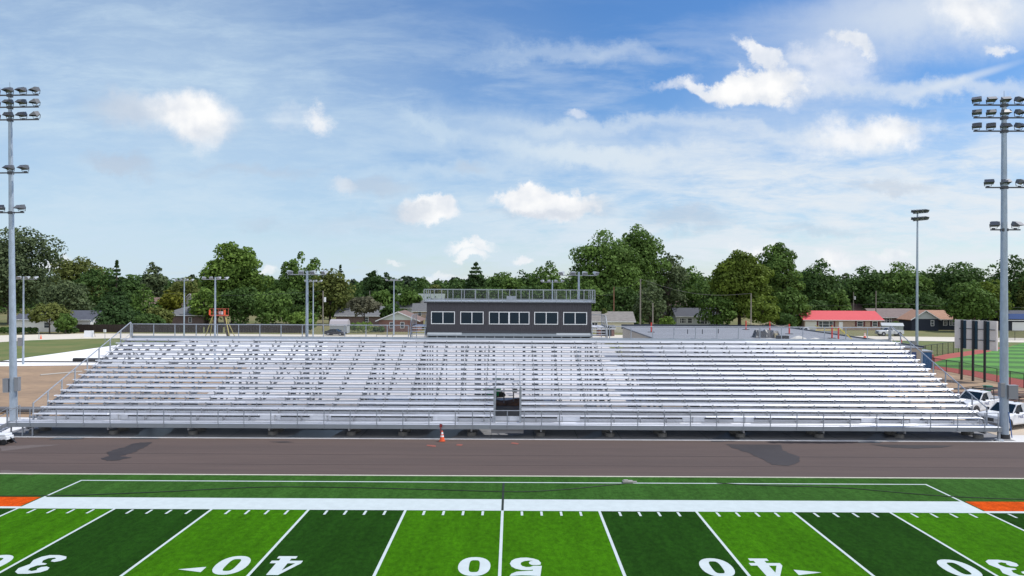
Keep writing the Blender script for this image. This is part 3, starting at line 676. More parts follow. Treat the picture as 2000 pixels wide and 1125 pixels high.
def quad_light(px, toppy, Z, label, r=.11, rzz=0, armw=3.6, pxarm=None):
    b = at(px, toppy, Z); H = b.z
    t = thing('flood_pole', label, 'floodlight pole', (b.x, Z, 0), rzz, 'smaller four-lamp floodlight poles')
    MB().tube((0, 0, 0), (0, 0, H), r * 1.25, r * .8, 12).build('pole', POLE, t)
    a = MB().beam((-armw / 2, 0, H - .35), (armw / 2, 0, H - .35), .08, .08).build('crossarm', GALV, t)
    for k in range(4):
        x = -armw / 2 + .12 + k * (armw - .24) / 3
        h = MB(); yaw = R((k - 1.5) * 26 * (1 if px > 900 else -1))
        Mx = Matrix.Translation((x, 0, H - .12)) @ Matrix.Rotation(yaw, 4, 'Z') @ Matrix.Rotation(R(16), 4, 'X')
        h.loft([[(-.15, .26, -.05), (.15, .26, -.05), (.15, .26, .09), (-.15, .26, .09)], [(-.26, -.20, -.16), (.26, -.20, -.16), (.26, -.27, .16), (-.26, -.27, .16)]])
        h.v = [tuple(Mx @ Vector(p)) for p in h.v]; hd = h.build('lamp_head', mat('pale_lamp_housing', (.48, .50, .52), .4, .2), a)
        l = MB().add([(-.22, -.205, -.13), (.22, -.205, -.13), (.22, -.265, .12), (-.22, -.265, .12)], [(0, 1, 2, 3)]); l.v = [tuple(Mx @ (Vector(p) + Vector((0, -.012, 0)))) for p in l.v]; l.build('lens', LAMPG, hd)
    return t, H
q, h_ = quad_light(46, 540, 95.6, 'four-lamp floodlight pole standing just right of the tall left light tower')
MB().box((-.35, -.1, 3.0), (.5, .35, 1.1)).build('control_box', MC['grey_cabinet'], q)
quad_light(360, 545, 144, 'four-lamp pole in front of the small grey hip-roofed house', .12)
quad_light(420.5, 541, 103, 'four-lamp pole beside the red lift basket', .13)
quad_light(600, 529, 67.5, 'nearest and thickest four-lamp pole, left of the grey shed', .14)
quad_light(612, 547, 152, 'thin distant four-lamp pole just right of the thick one', .12)
quad_light(769.5, 545, 157, 'four-lamp pole standing in front of the brick gabled house', .14)
quad_light(1079, 547, 123, 'shorter looking four-lamp pole behind the press box roof', .12)
quad_light(1130.5, 531, 72, 'larger four-lamp pole rising behind the right end of the press box', .12)
# double-row sports light pole
b = at(1792, 410, 119); t = thing('sports_light_pole', 'slim sports light pole with two tilted rows of lamps over the ball field', 'light pole', (b.x, 119, 0))
MB().tube((0, 0, 0), (0, 0, b.z), .24, .12, 14).build('pole', POLE, t); MB().b6(-1.0, -.25, -.4, .3, .0, 2.0).build('control_box', MC['grey_cabinet'], t)
for z in (b.z - .5, b.z - 1.7):
    a = MB().beam((-1.2, -.9, z - .22), (2.4, 1.3, z + .22), .12, .12).build('crossarm', DKST, t)
    for k in range(6):
        f = k / 5; x = -1.15 + 3.4 * f; y = -.87 + 2.1 * f
        h = MB().box((x, y, z + .12 + .4 * f), (.55, .5, .42), R(30), 0, R(20)).box((x - .1, y - .2, z + .30 + .4 * f), (.55, .7, .03), R(30), 0, R(16)).build('lamp_head', LAMPM if k % 2 else DKST, a)

# ------------------------------------------------------------------ traffic cones
def cone(loc, label, sc=1, group='traffic cones'):
    t = thing('traffic_cone', label, 'traffic cone', loc, 0, group); n = 16
    pr = [(.19 - .155 * z / .72, z) for z in (0.04, .30, .42, .50, .62, .72)]
    b = MB()
    for (r0, z0), (r1, z1_) in zip(pr, pr[1:]): b.tube((0, 0, z0 * sc), (0, 0, z1_ * sc), r0 * sc, r1 * sc, n, False)
    b.tube((0, 0, .715 * sc), (0, 0, .73 * sc), .035 * sc, .03 * sc, n); b.build('cone_body', ORANGE, t, smooth=False)
    for z0, z1_ in ((.32, .42), (.50, .64)):
        MB().tube((0, 0, z0 * sc), (0, 0, z1_ * sc), (.193 - .155 * z0 / .72) * sc, (.193 - .155 * z1_ / .72) * sc, n, False).build('reflective_band', mat('white_reflective', (.80, .80, .82), .4), t)
    MB().box((0, 0, .02 * sc), (.44 * sc, .44 * sc, .04 * sc)).build('base', mat('cone_base', (.30, .07, .03), .7), t, bevel=.01)
    return t
cone(G(863.5, 862), 'orange traffic cone with white bands on the track edge before the bleachers', 1.0)
b = G(861, 857.5); t = thing('hazard_stake', 'dark red flagged stake standing behind the orange traffic cone', 'stake', b)
MB().tube((0, 0, 0), (-.02, 0, .95), .03, .03, 8).build('stake', mat('dark_red_paint', (.25, .03, .03), .6), t)
MB().loft([[(-.10, 0, .80), (.08, .02, .82), (.08, .04, .84), (-.10, .03, .82)], [(-.09, 0, 1.05), (.10, .02, 1.02), (.10, .04, 1.02), (-.09, .03, 1.05)]]).build('flag', MC['dark_red_paint'], t)

# ------------------------------------------------------------------ trucks and cars
def carve(name, label, cat, loc, rz, paint, kind='pickup', group=None, rack=False, text=False, sc=1.0):
    t = thing(name, label, cat, loc, rz, group)
    W2 = .98
    def sec(x, z0, z1_, w, zs): # octagonal cross section
        return [(x, -w, z0 + .12), (x, -w * .96, z0), (x, w * .96, z0), (x, w, z0 + .12), (x, w, zs), (x, w * .90, z1_), (x, -w * .90, z1_), (x, -w, zs)]
    b = MB()
    if kind == 'pickup':
        L = 2.85
        b.loft([sec(L, .50, .95, .80, .85), sec(L - .10, .42, 1.12, .92, .98), sec(L - .5, .40, 1.18, W2, 1.04), sec(1.35, .38, 1.24, W2, 1.10), sec(.95, .38, 1.24, W2, 1.14), sec(-.72, .38, 1.24, W2, 1.18)])
        cabin = [(1.15, 1.22, .88), (.45, 1.86, .74), (.10, 1.93, .72), (-.45, 1.92, .73), (-.72, 1.24, .86)]
        bed = MB()
        for s_ in (-1, 1): bed.b6(-2.85, -.78, s_ * .98, s_ * .90, .42, 1.26)
        bed.b6(-2.85, -2.78, -.9, .9, .48, 1.26); bed.b6(-.84, -.78, -.9, .9, .45, 1.26); bed.b6(-2.78, -.84, -.9, .9, .55, .62)
        bed.build('bed', paint, t, bevel=.02)
        ax = (1.80, -1.85); rw = .39
    else:
        L = 2.35
        b.loft([sec(L, .35, .62, .78, .55), sec(L - .12, .26, .72, .86, .62), sec(1.2, .24, .88, .90, .80), sec(.9, .24, .92, .90, .84), sec(-1.6, .24, .96, .90, .86), sec(-2.2, .26, .94, .86, .82), sec(-2.32, .34, .84, .78, .70)])
        cabin = [(1.0, .90, .80), (.25, 1.36, .62), (-.2, 1.42, .60), (-.9, 1.36, .62), (-1.75, .95, .78)]
        ax = (1.45, -1.40); rw = .32; W2 = .90
    b.build('body', paint, t, bevel=.03)
    # greenhouse: roof shell + pillars, glass sits just inside
    sh = MB(); zb = cabin[0][1]
    P_ = cabin
    g = MB(); g.loft([[(x, -w, zb - .02), (x, w, zb - .02), (x, w * (1 if z <= zb + .03 else .92), z), (x, -w * (1 if z <= zb + .03 else .92), z)] for x, z, w in [(P_[0][0], P_[0][1], P_[0][2])] + [(x, z - .03, w) for x, z, w in P_[1:4]] + [(P_[4][0], P_[4][1], P_[4][2])]])
    g.build('glass', GLASS, t)
    (xa, za, wa), (xb, zb_, wb), (xc, zc, wc), (xd, zd_, wd), (xe, ze, we) = P_
    for (x0_, z0_, w0_), (x1_, z1_, w1_) in (((xb, zb_, wb), (xc, zc, wc)), ((xc, zc, wc), (xd, zd_, wd))):
        sh.add([(x0_, -w0_, z0_), (x0_, w0_, z0_), (x1_, w1_, z1_), (x1_, -w1_, z1_), (x0_, -w0_, z0_ - .05), (x0_, w0_, z0_ - .05), (x1_, w1_, z1_ - .05), (x1_, -w1_, z1_ - .05)], [(0, 1, 2, 3), (7, 6, 5, 4), (0, 4, 5, 1), (1, 5, 6, 2), (2, 6, 7, 3), (3, 7, 4, 0)])
    for s_ in (-1, 1):
        for p0, p1, wdt in (((xa, s_ * wa, za), (xb, s_ * wb, zb_ - .02), .09), ((xb, s_ * wb, zb_ - .03), (xd, s_ * wd, zd_ - .03), .07), ((xd, s_ * wd, zd_ - .02), (xe, s_ * we, ze), .14 if kind == 'pickup' else .1)):
            sh.beam(p0, p1, .05, wdt)
        if kind == 'pickup': sh.beam((-.28, s_ * .735, 1.9), (-.42, s_ * .90, 1.24), .05, .30)
        else: sh.beam((-.3, s_ * .61, 1.38), (-.42, s_ * .80, .94), .05, .10)
    sh.build('roof', paint, t)
    for s_ in (-1, 1):
        MB().box((.95 if kind == 'pickup' else .75, s_ * (W2 + .12), zb + .12), (.14, .2, .2)).build('mirror', BLACK, t, bevel=.02)
        MB().box((L - .08, s_ * .68, .86 if kind == 'pickup' else .60), (.2, .34, .16)).build('headlight', mat('headlight_glass', (.55, .57, .6), .15), t)
        MB().b6(-.55, -.53, s_ * (W2 + .003), s_ * (W2 - .02), .55, 1.15 if kind == 'pickup' else .9).build('door_gap', BLACK, t)
    if kind == 'pickup':
        MB().box((L - .02, 0, .82), (.06, 1.0, .26)).build('grille', BLACK, t); MB().box((L + .02, 0, .52), (.16, 1.85, .20)).build('bumper', mat('grey_bumper', (.18, .18, .19), .5), t, bevel=.03)
    for x in ax:
        for s_ in (-1, 1):
            MB().tube((x, s_ * (W2 - .30), rw + .04), (x, s_ * (W2 + .004), rw + .04), rw + .10, rw + .10, 20).build('wheel_arch', BLACK, t)
            wh = MB().tube((x, s_ * (W2 - .24), rw), (x, s_ * (W2 + .02), rw), rw, rw, 20).build('tyre', TYRE, t, bevel=.03)
            MB().tube((x, s_ * (W2 - .02), rw), (x, s_ * (W2 + .03), rw), rw * .58, rw * .52, 12).build('rim', RIM, wh)
    if rack:
        s = MB()
        for x in (-.80, -2.7):
            for s_ in (-1, 1): s.beam((x, s_ * .93, 1.24), (x, s_ * .88, 2.02), .05, .05)
            s.beam((x, -.9, 2.02), (x, .9, 2.02), .05, .05)
        for s_ in (-1, 1): s.beam((1.0, s_ * .86, 2.10), (-2.8, s_ * .88, 2.05), .05, .05)
        s.build('ladder_rack', BLACK, t)
    if text:
        bl_ = mat('blue_lettering', (.035, .06, .22), .5)
        for s_ in (1, -1):
            st = MB(); y = s_ * (W2 + .006); u0 = .62 if s_ > 0 else -.02; dr = -s_
            def ln(a, c, b_, d_): st.beam((u0 + dr * a, y, .88 + c), (u0 + dr * b_, y, .88 + d_), .012, .035, (0, 1, 0)) if False else st.beam((u0 + dr * a, y, .88 + c), (u0 + dr * b_, y, .88 + d_), .03, .006, (0, 1, 0))
            ln(0, 0, 0, .18); ln(0, .18, .09, .17); ln(.09, .17, .09, .09); ln(.09, .09, 0, .09)
            ln(.16, 0, .22, .18); ln(.22, .18, .28, 0); ln(.18, .06, .26, .06)
            ln(.35, .18, .35, 0); ln(.35, 0, .45, 0); ln(.45, 0, .45, .18)
            ln(.52, .18, .52, 0); ln(.52, 0, .61, 0)
            for k in range(6): a0, a1 = k / 6 * 2.2, (k + 1) / 6 * 2.2; ln(.45 + .12 * a0, .20 + .05 * math.sin(a0 * 1.3), .45 + .12 * a1, .20 + .05 * math.sin(a1 * 1.3))
            st.build('door_lettering', bl_, t)
    return t
carve('pickup_truck', 'white work pickup nearest the right light tower with blue door lettering', 'pickup truck', (38.4, 55.2, 0), R(205), CARW, rack=True, text=True, group='white work pickups by the right tower')
carve('pickup_truck', 'white work pickup with ladder rack parked behind the nearer work pickup', 'pickup truck', (39.9, 61.4, 0), R(207), CARW, rack=True, text=True, group='white work pickups by the right tower')
p = G(1737, 655.5); carve('pickup_truck', 'silver white crew pickup parked by the lawn right of the red-roofed house', 'pickup truck', p, R(180), mat('silver_paint', (.62, .64, .66), .25, .2), group='pickups parked along the road')
p = G(1572, 656); carve('pickup_truck', 'white pickup parked before the pale garage door of the red-roofed house', 'pickup truck', p, R(185), CARW, group='pickups parked along the road')
p = G(1535, 652); carve('parked_car', 'white car half hidden behind the roof edge, left of a white pickup', 'car', p, R(0), CARW, 'car')
p = G(656, 655); carve('parked_car', 'dark grey sedan parked in front of the grey barn-roofed shed', 'car', p, R(-12), mat('dark_car_paint', (.03, .033, .04), .2, .3), 'car')

# ------------------------------------------------------------------ low school building with flat roof
bx0, bx1, by0, by1, bh = 17.4, 43.2, 75.5, 112.5, 4.45
sb = thing('flat_roofed_building', 'low wide building with grey membrane roof behind the right bleachers', 'building', ((bx0 + bx1) / 2, by0, 0))
def S(mb, n, m, p=sb, **k): return mb.build(n, m, p, world=True, **k)
S(MB().b6(bx0, bx1, by0, by1, -.05, bh - .1), 'wall', mat('tan_wall', (.42, .36, .29), .85, 0, .6, .12))
S(MB().b6(13.6, 34.6, 66.7, by0 - .12, -.05, bh - .1), 'front_wing', mat('navy_wall_painted_shade', (.018, .065, .26), .7, 0, .35, .85))  # blue wall; its near-black mottling paints in the stands' shadows
S(MB().b6(13.5, 34.7, 66.6, by0 - .105, bh - .098, bh - .004), 'front_wing_roof', MC['grey_roof_membrane'] if 'grey_roof_membrane' in MC else mat('grey_roof_membrane', (.235, .245, .27), .8, 0, .12, .18, stretch=(.4, 1.5, 1)))
S(MB().b6(bx0 + 2, bx1 - .6, by0 - .06, by0 - .003, 0, bh - .5), 'wall_panel', mat('blue_wall_membrane', (.02, .075, .30), .6, 0, .25, .5))
MEM = mat('grey_roof_membrane', (.235, .245, .27), .8, 0, .12, .18, stretch=(.4, 1.5, 1))
S(MB().b6(bx0 - .1, bx1 + .1, by0 - .1, by1 + .1, bh - .098, bh), 'roof', MEM)
S(MB().b6(bx0 - .15, bx1 + .15, by1 + .11, by1 + .4, bh - .3, bh + .42), 'parapet', mat('dark_parapet', (.035, .04, .055), .5, .2))
S(MB().beam((bx1 + .2, by0, bh + .02), (bx1 + .2, by1, bh + .02), .2, .26), 'roof_edge', mat('dark_roof_edge', (.045, .055, .07), .5))
S(MB().beam((bx0 - .15, by0, bh - .02), (bx0 - .15, by1, bh - .02), .1, .16), 'roof_edge', MC['dark_roof_edge'])
for px, py in ((1343, 652), (1372, 652), (1403, 651)):
    p = at(px, py, F * (CAMH - bh) / ray(px, py)[1]); S(MB().tube((p.x, p.y, bh), (p.x, p.y, bh + .6), .06, .06, 8), 'vent_pipe', DKST)
def onroof(px, py): Z = F * (CAMH - bh) / ray(px, py)[1]; return at(px, py, Z)
def stanchion(p, label, h=1.15):
    t = thing('warning_stanchion', label, 'warning post', p, 0, 'red warning posts on the flat roof')
    MB().tube((0, 0, .06), (0, 0, h), .10, .09, 10).build('post', RED, t); MB().box((0, 0, .03), (.9, .5, .08)).build('base', BLACK, t, bevel=.02)
for px, py, lb in ((1272, 649, 'red warning post nearest the left edge of the flat roof'), (1457, 644, 'red warning post at the far edge of the flat roof with pennants'), (1503.5, 646, 'red warning post just behind the black tarp bundle'), (1541.5, 652.5, 'red warning post in front of the parked white car'),
                   (1625, 661, 'left one of two red posts close together at the roof corner'), (1637.5, 664, 'right one of two red posts close together at the roof corner')):
    stanchion(onroof(px, py), lb, 1.35 if px < 1550 else 1.6)
PEN = mat('pennant_cloth', (.75, .62, .40), .8)
def flags(pts, m, name, label, cat, sag=.4, n=16):
    s = MB()
    for a, b in zip(pts, pts[1:]):
        q = [Vector(a).lerp(Vector(b), k / n) - Vector((0, 0, sag * math.sin(math.pi * k / n))) for k in range(n + 1)]
        for k, (u, v) in enumerate(zip(q, q[1:])):
            s.tube(u, v, .018, .018, 4, False)
            c = (u + v) / 2; d = (v - u) * .28; s.prism([c - d, c + d, c - Vector((0, 0, .24))], (0, .012, 0))
    return tag(s.build(name, m), label, cat)
r1, r2, r3 = onroof(1457, 644), onroof(1503.5, 646), onroof(1541.5, 652.5)
up = Vector((0, 0, 1.3))
flags([r1 + up, r2 + up, r3 + up], PEN, 'pennant_line', 'pale pennant string sagging between red posts on the flat roof', 'pennants')
TAPE = mat('yellow_tape', (.72, .55, .06), .6)
def tape(pts, label):
    s = MB(); r = random.Random(3)
    for a, b in zip(pts, pts[1:]):
        n = 10; pr = None
        for k in range(n + 1):
            q = Vector(a).lerp(Vector(b), k / n) - Vector((0, 0, .25 * math.sin(math.pi * k / n))) + Vector((0, 0, r.uniform(-.05, .05)))
            if pr is not None: s.beam(pr, q, .02, .11)
            pr = q
    tag(s.build('caution_tape', TAPE), label, 'caution tape')
c1_, c2__ = onroof(1625, 661), onroof(1637.5, 664)
tape([onroof(1592, 653) + Vector((0, 0, 1.2)), c1_ + Vector((0, 0, 1.5)), c2__ + Vector((0, 0, 1.5)), Vector((46.5, 88, 1.2)), Vector((52, 92, 1.1))], 'yellow caution tape strung from the paired red posts to the yard')
# tarp bundle
p = onroof(1496, 659); t = thing('tarp_bundle', 'crumpled black tarp draped over materials on the flat roof', 'tarp', p)
r = random.Random(5); TP = mat('black_tarp', (.035, .038, .045), .4)
s = MB(); nx, ny = 14, 6; g_ = []
for j in range(ny):
    for i in range(nx):
        u, v = i / (nx - 1), j / (ny - 1); hgt = math.sin(math.pi * v) ** .5 * (.9 - .3 * abs(u - .4)) * (1 if 0 < i < nx - 1 else .1)
        g_.append(((u - .5) * 3.3 + r.uniform(-.1, .1), (v - .5) * 1.6, max(.0, hgt + r.uniform(-.16, .16))))
s.add(g_, [(j * nx + i, j * nx + i + 1, (j + 1) * nx + i + 1, (j + 1) * nx + i) for j in range(ny - 1) for i in range(nx - 1)]); s.build('tarp', TP, t)
for x in (-1.5, -1.35, -.2): MB().beam((x, -.9, .0), (x + .35, .1, 1.0), .06, .12).build('board', mat('grey_board', (.4, .39, .37), .8), t)
MB().box((.95, -.8, .3), (.35, .3, .5)).build('bucket', mat('tan_bucket', (.5, .42, .25), .7), t)
p = onroof(1528, 665); o = MB().box((0, 0, .28), (1.25, .9, .5)).box((0, 0, .55), (1.3, .95, .05)).build('black_bin', BLACK, None, bevel=.04); o.location = p; tag(o, 'low black bin on the flat roof in front of the tarp bundle', 'bin')
def heap(px, py, w, h, d, label, m, seed):
    p = onroof(px, py); r = random.Random(seed); s = MB(); nx, ny = 22, 7; g_ = []
    for j in range(ny):
        for i in range(nx):
            u, v = i / (nx - 1), j / (ny - 1); z = h * math.sin(math.pi * v) ** .8 * math.sin(math.pi * min(1, u * 1.0)) ** .8 * (.45 + .9 * abs(math.sin(u * 7 + seed))) + r.uniform(0, .07) * math.sin(math.pi * u)
            g_.append(((u - .5) * w, (v - .5) * d, z))
    s.add(g_, [(j * nx + i, j * nx + i + 1, (j + 1) * nx + i + 1, (j + 1) * nx + i) for j in range(ny - 1) for i in range(nx - 1)]); o = s.build('membrane_scraps', m); o.location = p; tag(o, label, 'scrap heap', 'heaps of white scraps on the flat roof')
WS = mat('white_scraps', (.62, .60, .56), .8, 0, 1.5, .3)
heap(1500, 668, 4.2, .30, 1.5, 'low white scrap heap on the roof left of the black bin', WS, 1); heap(1568, 668, 5.4, .52, 1.5, 'pointed white scrap heap on the roof right of the black bin', WS, 2)

# ------------------------------------------------------------------ ball field
sheet('warning_track', [G(1800, 703), G(1850, 691), G(1960, 677), G(2080, 664), G(2500, 662), G(2500, 812), G(2000, 757.5), G(1900, 735), G(1810, 717.5)], .0, mat('red_clay_track', (.34, .075, .055), .9, 0, .3, .12))
OUT = bpy.data.materials.new('mown_outfield'); OUT.use_nodes = True
_t = OUT.node_tree; _b = _t.nodes['Principled BSDF']; _x = X(_t); _g = _t.nodes.new('ShaderNodeNewGeometry'); _s = _t.nodes.new('ShaderNodeSeparateXYZ'); _t.links.new(_g.outputs['Position'], _s.inputs[0])
_k = _x.m('FLOORED_MODULO', _x.m('FLOOR', _x.m('DIVIDE', _x.m('ADD', _s.outputs[1], _x.m('MULTIPLY', _s.outputs[0], .12)), 3.6)), 2.0)
_c = _x.mix(_k, (.085, .25, .03), (.045, .135, .02)); _n = _x.rng(_x.noise(_g.outputs['Position'], .8, 5, .6).outputs['Fac'], .2, .8, .82, 1.15)
_v = _t.nodes.new('ShaderNodeVectorMath'); _v.operation = 'SCALE'; _t.links.new(_c, _v.inputs[0]); _t.links.new(_n, _v.inputs['Scale']); _t.links.new(_v.outputs[0], _b.inputs['Base Color']); _b.inputs['Roughness'].default_value = .9
sheet('outfield', [G(1806, 712), G(1850, 701), G(1920, 690), G(2000, 669.5), G(2500, 668), G(2500, 780), G(2060, 753), G(2000, 742), G(1900, 724)], .012, OUT)
sheet('field_lawn', [G(1690, 664.5), G(1860, 667.2), G(2050, 669), G(1960, 677), G(1850, 691), G(1790, 705), G(1700, 705)], -.01, LAWNG)
def fence(pts, h, label, m, step=2.5, mesh=CHAINB, rail=True, pr=.045, ground=0, group='black chain-link fences'):
    t = thing('chain_link_fence', label, 'fence', (pts[0][0], pts[0][1], 0), 0, group); s = MB(); L = t.location
    for a, b in zip(pts, pts[1:]):
        a, b = Vector(a[:2]), Vector(b[:2]); n = max(1, round((b - a).length / step))
        for k in range(n + 1):
            q = a.lerp(b, k / n); MB().tube((q.x - L.x, q.y - L.y, 0), (q.x - L.x, q.y - L.y, h), pr, pr, 6).build('post', m, t)
        s.tube((a.x - L.x, a.y - L.y, h - .03), (b.x - L.x, b.y - L.y, h - .03), .035, n=6)
        if mesh: MB().poly([(a.x - L.x, a.y - L.y, .03), (b.x - L.x, b.y - L.y, .03), (b.x - L.x, b.y - L.y, h), (a.x - L.x, a.y - L.y, h)]).build('chain_link_mesh', mesh, t)
    s.build('top_rail', m, t)
fence([G(1802, 717.5), G(1900, 736), G(2000, 757.5), G(2200, 800)], 1.55, 'black chain-link fence along the red warning track behind the scoreboard', BLKF, 2.4)
fence([G(1796, 700), G(1872, 688)], 1.9, 'black chain-link fence on the lawn left of the scoreboard', BLKF, 2.5)
fence([G(1943, 664.5), G(2100, 665.5), G(2300, 668)], 1.9, 'far black chain-link fence between red track and road at the right', BLKF, 4.5)
fence([G(735, 664.5), G(830, 665), G(1000, 666)], 1.1, 'low black rail fence behind the bleachers before the brick house', BLKF, 3.2, None)
# scoreboard seen from behind
p0 = G(1879, 741); p2 = G(1924, 746); dv = Vector((p2.x - p0.x, p2.y - p0.y)).normalized()
t = thing('scoreboard', 'back of a white scoreboard carried on three black steel posts', 'scoreboard', (p0.x, p0.y, 0), math.atan2(dv.y, dv.x))
Ls = (p2 - p0).length
for k in range(3):
    x = Ls * k / 2; MB().b6(x - .10, x + .10, -.20, -.0, -.1, 7.0).build('post', BLACK, t)
    MB().b6(x + .10, x + .40, .02, .10, 3.7, 6.95).build('dark_strip', mat('teal_dark_strip', (.012, .045, .075), .6), t)  # upright dark teal strip beside each post
MB().b6(-.95, Ls + 1.15, .11, .42, 3.62, 7.0).build('cabinet', mat('scoreboard_back', (.66, .64, .62), .7, 0, .8, .15), t)
for z in (4.75, 6.0): MB().b6(-.4, Ls + 1.0, .04, .108, z - .04, z + .04).build('brace', DKST, t)
# blue container
p = G(1791, 719); t = thing('storage_container', 'blue storage container with grey lid at the right end of the bleachers', 'container', p, R(-8)); BL = mat('blue_container_paint', (.02, .11, .27), .5, 0, 1, .2)
MB().b6(-1.7, 1.5, -.9, 1.3, .12, 2.25).build('body', BL, t); MB().b6(-1.8, 1.6, -1.0, 1.4, 2.25, 2.42).b6(-.6, .4, -.3, .5, 2.42, 2.5).build('lid', mat('grey_lid', (.33, .35, .37), .6), t)
s = MB()
for k in range(7): s.b6(-1.6 + k * .5, -1.55 + k * .5, -.95, -.9, .15, 2.2)
s.build('rib', BL, t); MB().b6(1.52, 1.85, -.7, .8, .2, 1.9).build('end_frame', mat('faded_red', (.42, .15, .12), .7), t)
p = G(1780, 695); o = MB().tube((0, 0, 0), (0, 0, 2.4), .14, .12, 10).box((0, 0, .04), (.6, .6, .08)).build('warning_post', RED, None); o.location = p + Vector((0, 3, .8)); o.location.z = 0; tag(o, 'tall red post standing behind the blue container', 'warning post')
p = G(1689, 661.5); o = cone(p, 'large orange traffic cone on the grass left of the silver pickup', 1.8)
# pipe pile, green bucket, dirt mound, roller
t = thing('scaffold_pile', 'pile of brown pipes and frames on the dirt behind the work trucks', 'pipe pile', (43.0, 68.0, 0)); r = random.Random(11); PIP = mat('rusty_pipe', (.20, .12, .11), .7, 0, 3, .3)
for k in range(22):
    y = r.uniform(-1.5, 1.5); z = .1 + r.uniform(0, .9); MB().tube((-4.6 + r.uniform(-.8, .8), y, z), (4.8 + r.uniform(-1, 1), y + r.uniform(-.5, .5), z + r.uniform(-.1, .25)), .05, n=6).build('pipe', PIP if k % 3 else DKST, t)
p = G(1929, 765); o = MB().tube((0, 0, 0), (0, 0, .55), .30, .42, 14).tube((0, 0, .55), (0, 0, .62), .46, .46, 14).build('green_tub', mat('green_plastic', (.02, .20, .12), .5), None); o.location = p; tag(o, 'green plastic tub on the tan dirt right of the bleachers', 'tub')
t = thing('dirt_bank', 'dark earth mound under the bleachers seen through the entrance opening', 'earth mound', (-.2, 65.2, 0)); r = random.Random(9)
s = MB(); nx, ny = 30, 12; g_ = []
for j in range(ny):
    for i in range(nx):
        u, v = i / (nx - 1), j / (ny - 1); z = .36 * math.sin(math.pi * v) * math.sin(math.pi * u) * (1 + .6 * math.sin(u * 11)) + r.uniform(-.05, .08)
        g_.append(((u - .5) * 6.5, (v - .5) * 2.8, max(-.02, z)))
s.add(g_, [(j * nx + i, j * nx + i + 1, (j + 1) * nx + i + 1, (j + 1) * nx + i) for j in range(ny - 1) for i in range(nx - 1)]); s.build('soil', mat('reddish_soil', (.30, .17, .10), .95, 0, .8, .5), t)
# green excavator
t = thing('excavator', 'small green excavator working behind the bleachers, seen through the entrance', 'excavator', (-1.75, 69.4, 0), R(12)); t.scale = (.72, .72, .72); GRN = mat('green_machine_paint', (.03, .42, .12), .4)
for y in (-.75, .75):
    s = MB(); n = 12; pr = [(-1.2, .28, math.pi / 2, 1.5 * math.pi), (1.2, .28, -math.pi / 2, math.pi / 2)]; out = []
    for cx, cz, a0, a1 in pr:
        for k in range(n): a = a0 + (a1 - a0) * k / (n - 1); out.append((cx + .28 * math.cos(a), y - .18, cz + .28 * math.sin(a)))
    s.prism(out, (0, .36, 0)); s.build('crawler_track', TYRE, t)
MB().b6(-1.3, .9, -.7, .7, .62, 1.35).build('body', GRN, t, bevel=.06)
MB().b6(-1.0, .5, -1.12, -.96, .22, 1.05).build('side_guard', GRN, t, bevel=.04)
MB().b6(-.1, .9, -.65, .1, 1.36, 2.4).build('cab', GLASS, t, bevel=.05); MB().b6(-.15, .95, -.7, .15, 2.4, 2.5).build('cab_roof', GRN, t)
MB().beam((.9, .3, 1.1), (2.3, .3, 2.7), .22, .3).build('boom', BLACK, t); MB().beam((2.3, .3, 2.7), (3.0, .3, 1.0), .18, .22).build('stick', BLACK, t)
MB().prism([(2.8, -.1, 1.0), (3.3, -.1, .9), (3.2, -.1, .4), (2.7, -.1, .45)], (0, .8, 0)).build('bucket', DKST, t)
# left side odds and ends
p = G(175, 658.5); t = thing('folding_barrier', 'white A-frame barrier on the far side of the road at the left', 'barrier', p, R(10))
MB().prism([(-1.0, -.35, 0), (.8, -.35, 0), (.8, 0, 1.35), (-1.0, 0, 1.35)], (0, .05, 0)).build('panel', mat('white_sheet', (.66, .67, .70), .6), t); MB().beam((.75, 0, 1.3), (.75, .9, 0), .07, .07).beam((-.95, 0, 1.3), (-.95, .9, 0), .07, .07).beam((.9, -.5, 0), (.5, 0, 1.35), .08, .08).build('leg', GALV, t)
p = G(205, 668); t = thing('meter_post', 'small white box on a thin post left of the top of the bleachers', 'meter box', p); MB().tube((0, 0, 0), (0, 0, 1.9), .05, n=8).build('post', GALV, t); MB().box((-.05, 0, 2.1), (.42, .25, .5)).build('box', WHT, t)
p = G(76, 662); t = thing('road_marker', 'thin grey marker post with orange base beside the road at the left', 'marker post', p); MB().tube((0, 0, 0), (0, 0, 2.0), .05, n=8).build('post', GALV, t); MB().tube((.4, 0, 0), (.4, 0, .8), .16, .05, 10).build('cone', ORANGE, t)
t = thing('black_pipe', 'black corrugated pipe lying on the edge of the white concrete pad', 'pipe', G(175, 707)); s = MB()
for k in range(30): s.tube((-2.2 + k * .16, 0, .28), (-2.12 + k * .16, 0, .28), .28, n=10).tube((-2.12 + k * .16, 0, .28), (-2.04 + k * .16, 0, .28), .24, n=10)
s.build('pipe', BLACK, t)
o = MB().beam(G(79, 733) + Vector((0, 0, .06)), G(160, 726) + Vector((0, 0, .06)), .22, .1).build('white_board', mat('pale_board', (.5, .48, .44), .8)); tag(o, 'long white board lying on the brown dirt at the left', 'board')
t = thing('silt_pipe', 'long dark drain pipe lying on the ground behind the left tower', 'pipe', (-44, 58.4, 0)); MB().tube((-14, 0, .32), (13.5, .9, .32), .22, n=10).build('pipe', mat('grey_pipe', (.12, .12, .13), .7), t); MB().tube((-14, .6, .2), (12, 1.5, .2), .16, n=10).build('thin_pipe', PIP, t)
t = thing('utility_cart', 'small white cart with black wheels at the lower left edge', 'cart', G(4, 867)); MB().b6(-.9, .55, -.35, .35, .32, .55).b6(-.9, .45, -.33, .33, .56, .70).build('tray', CARW, t, bevel=.03)
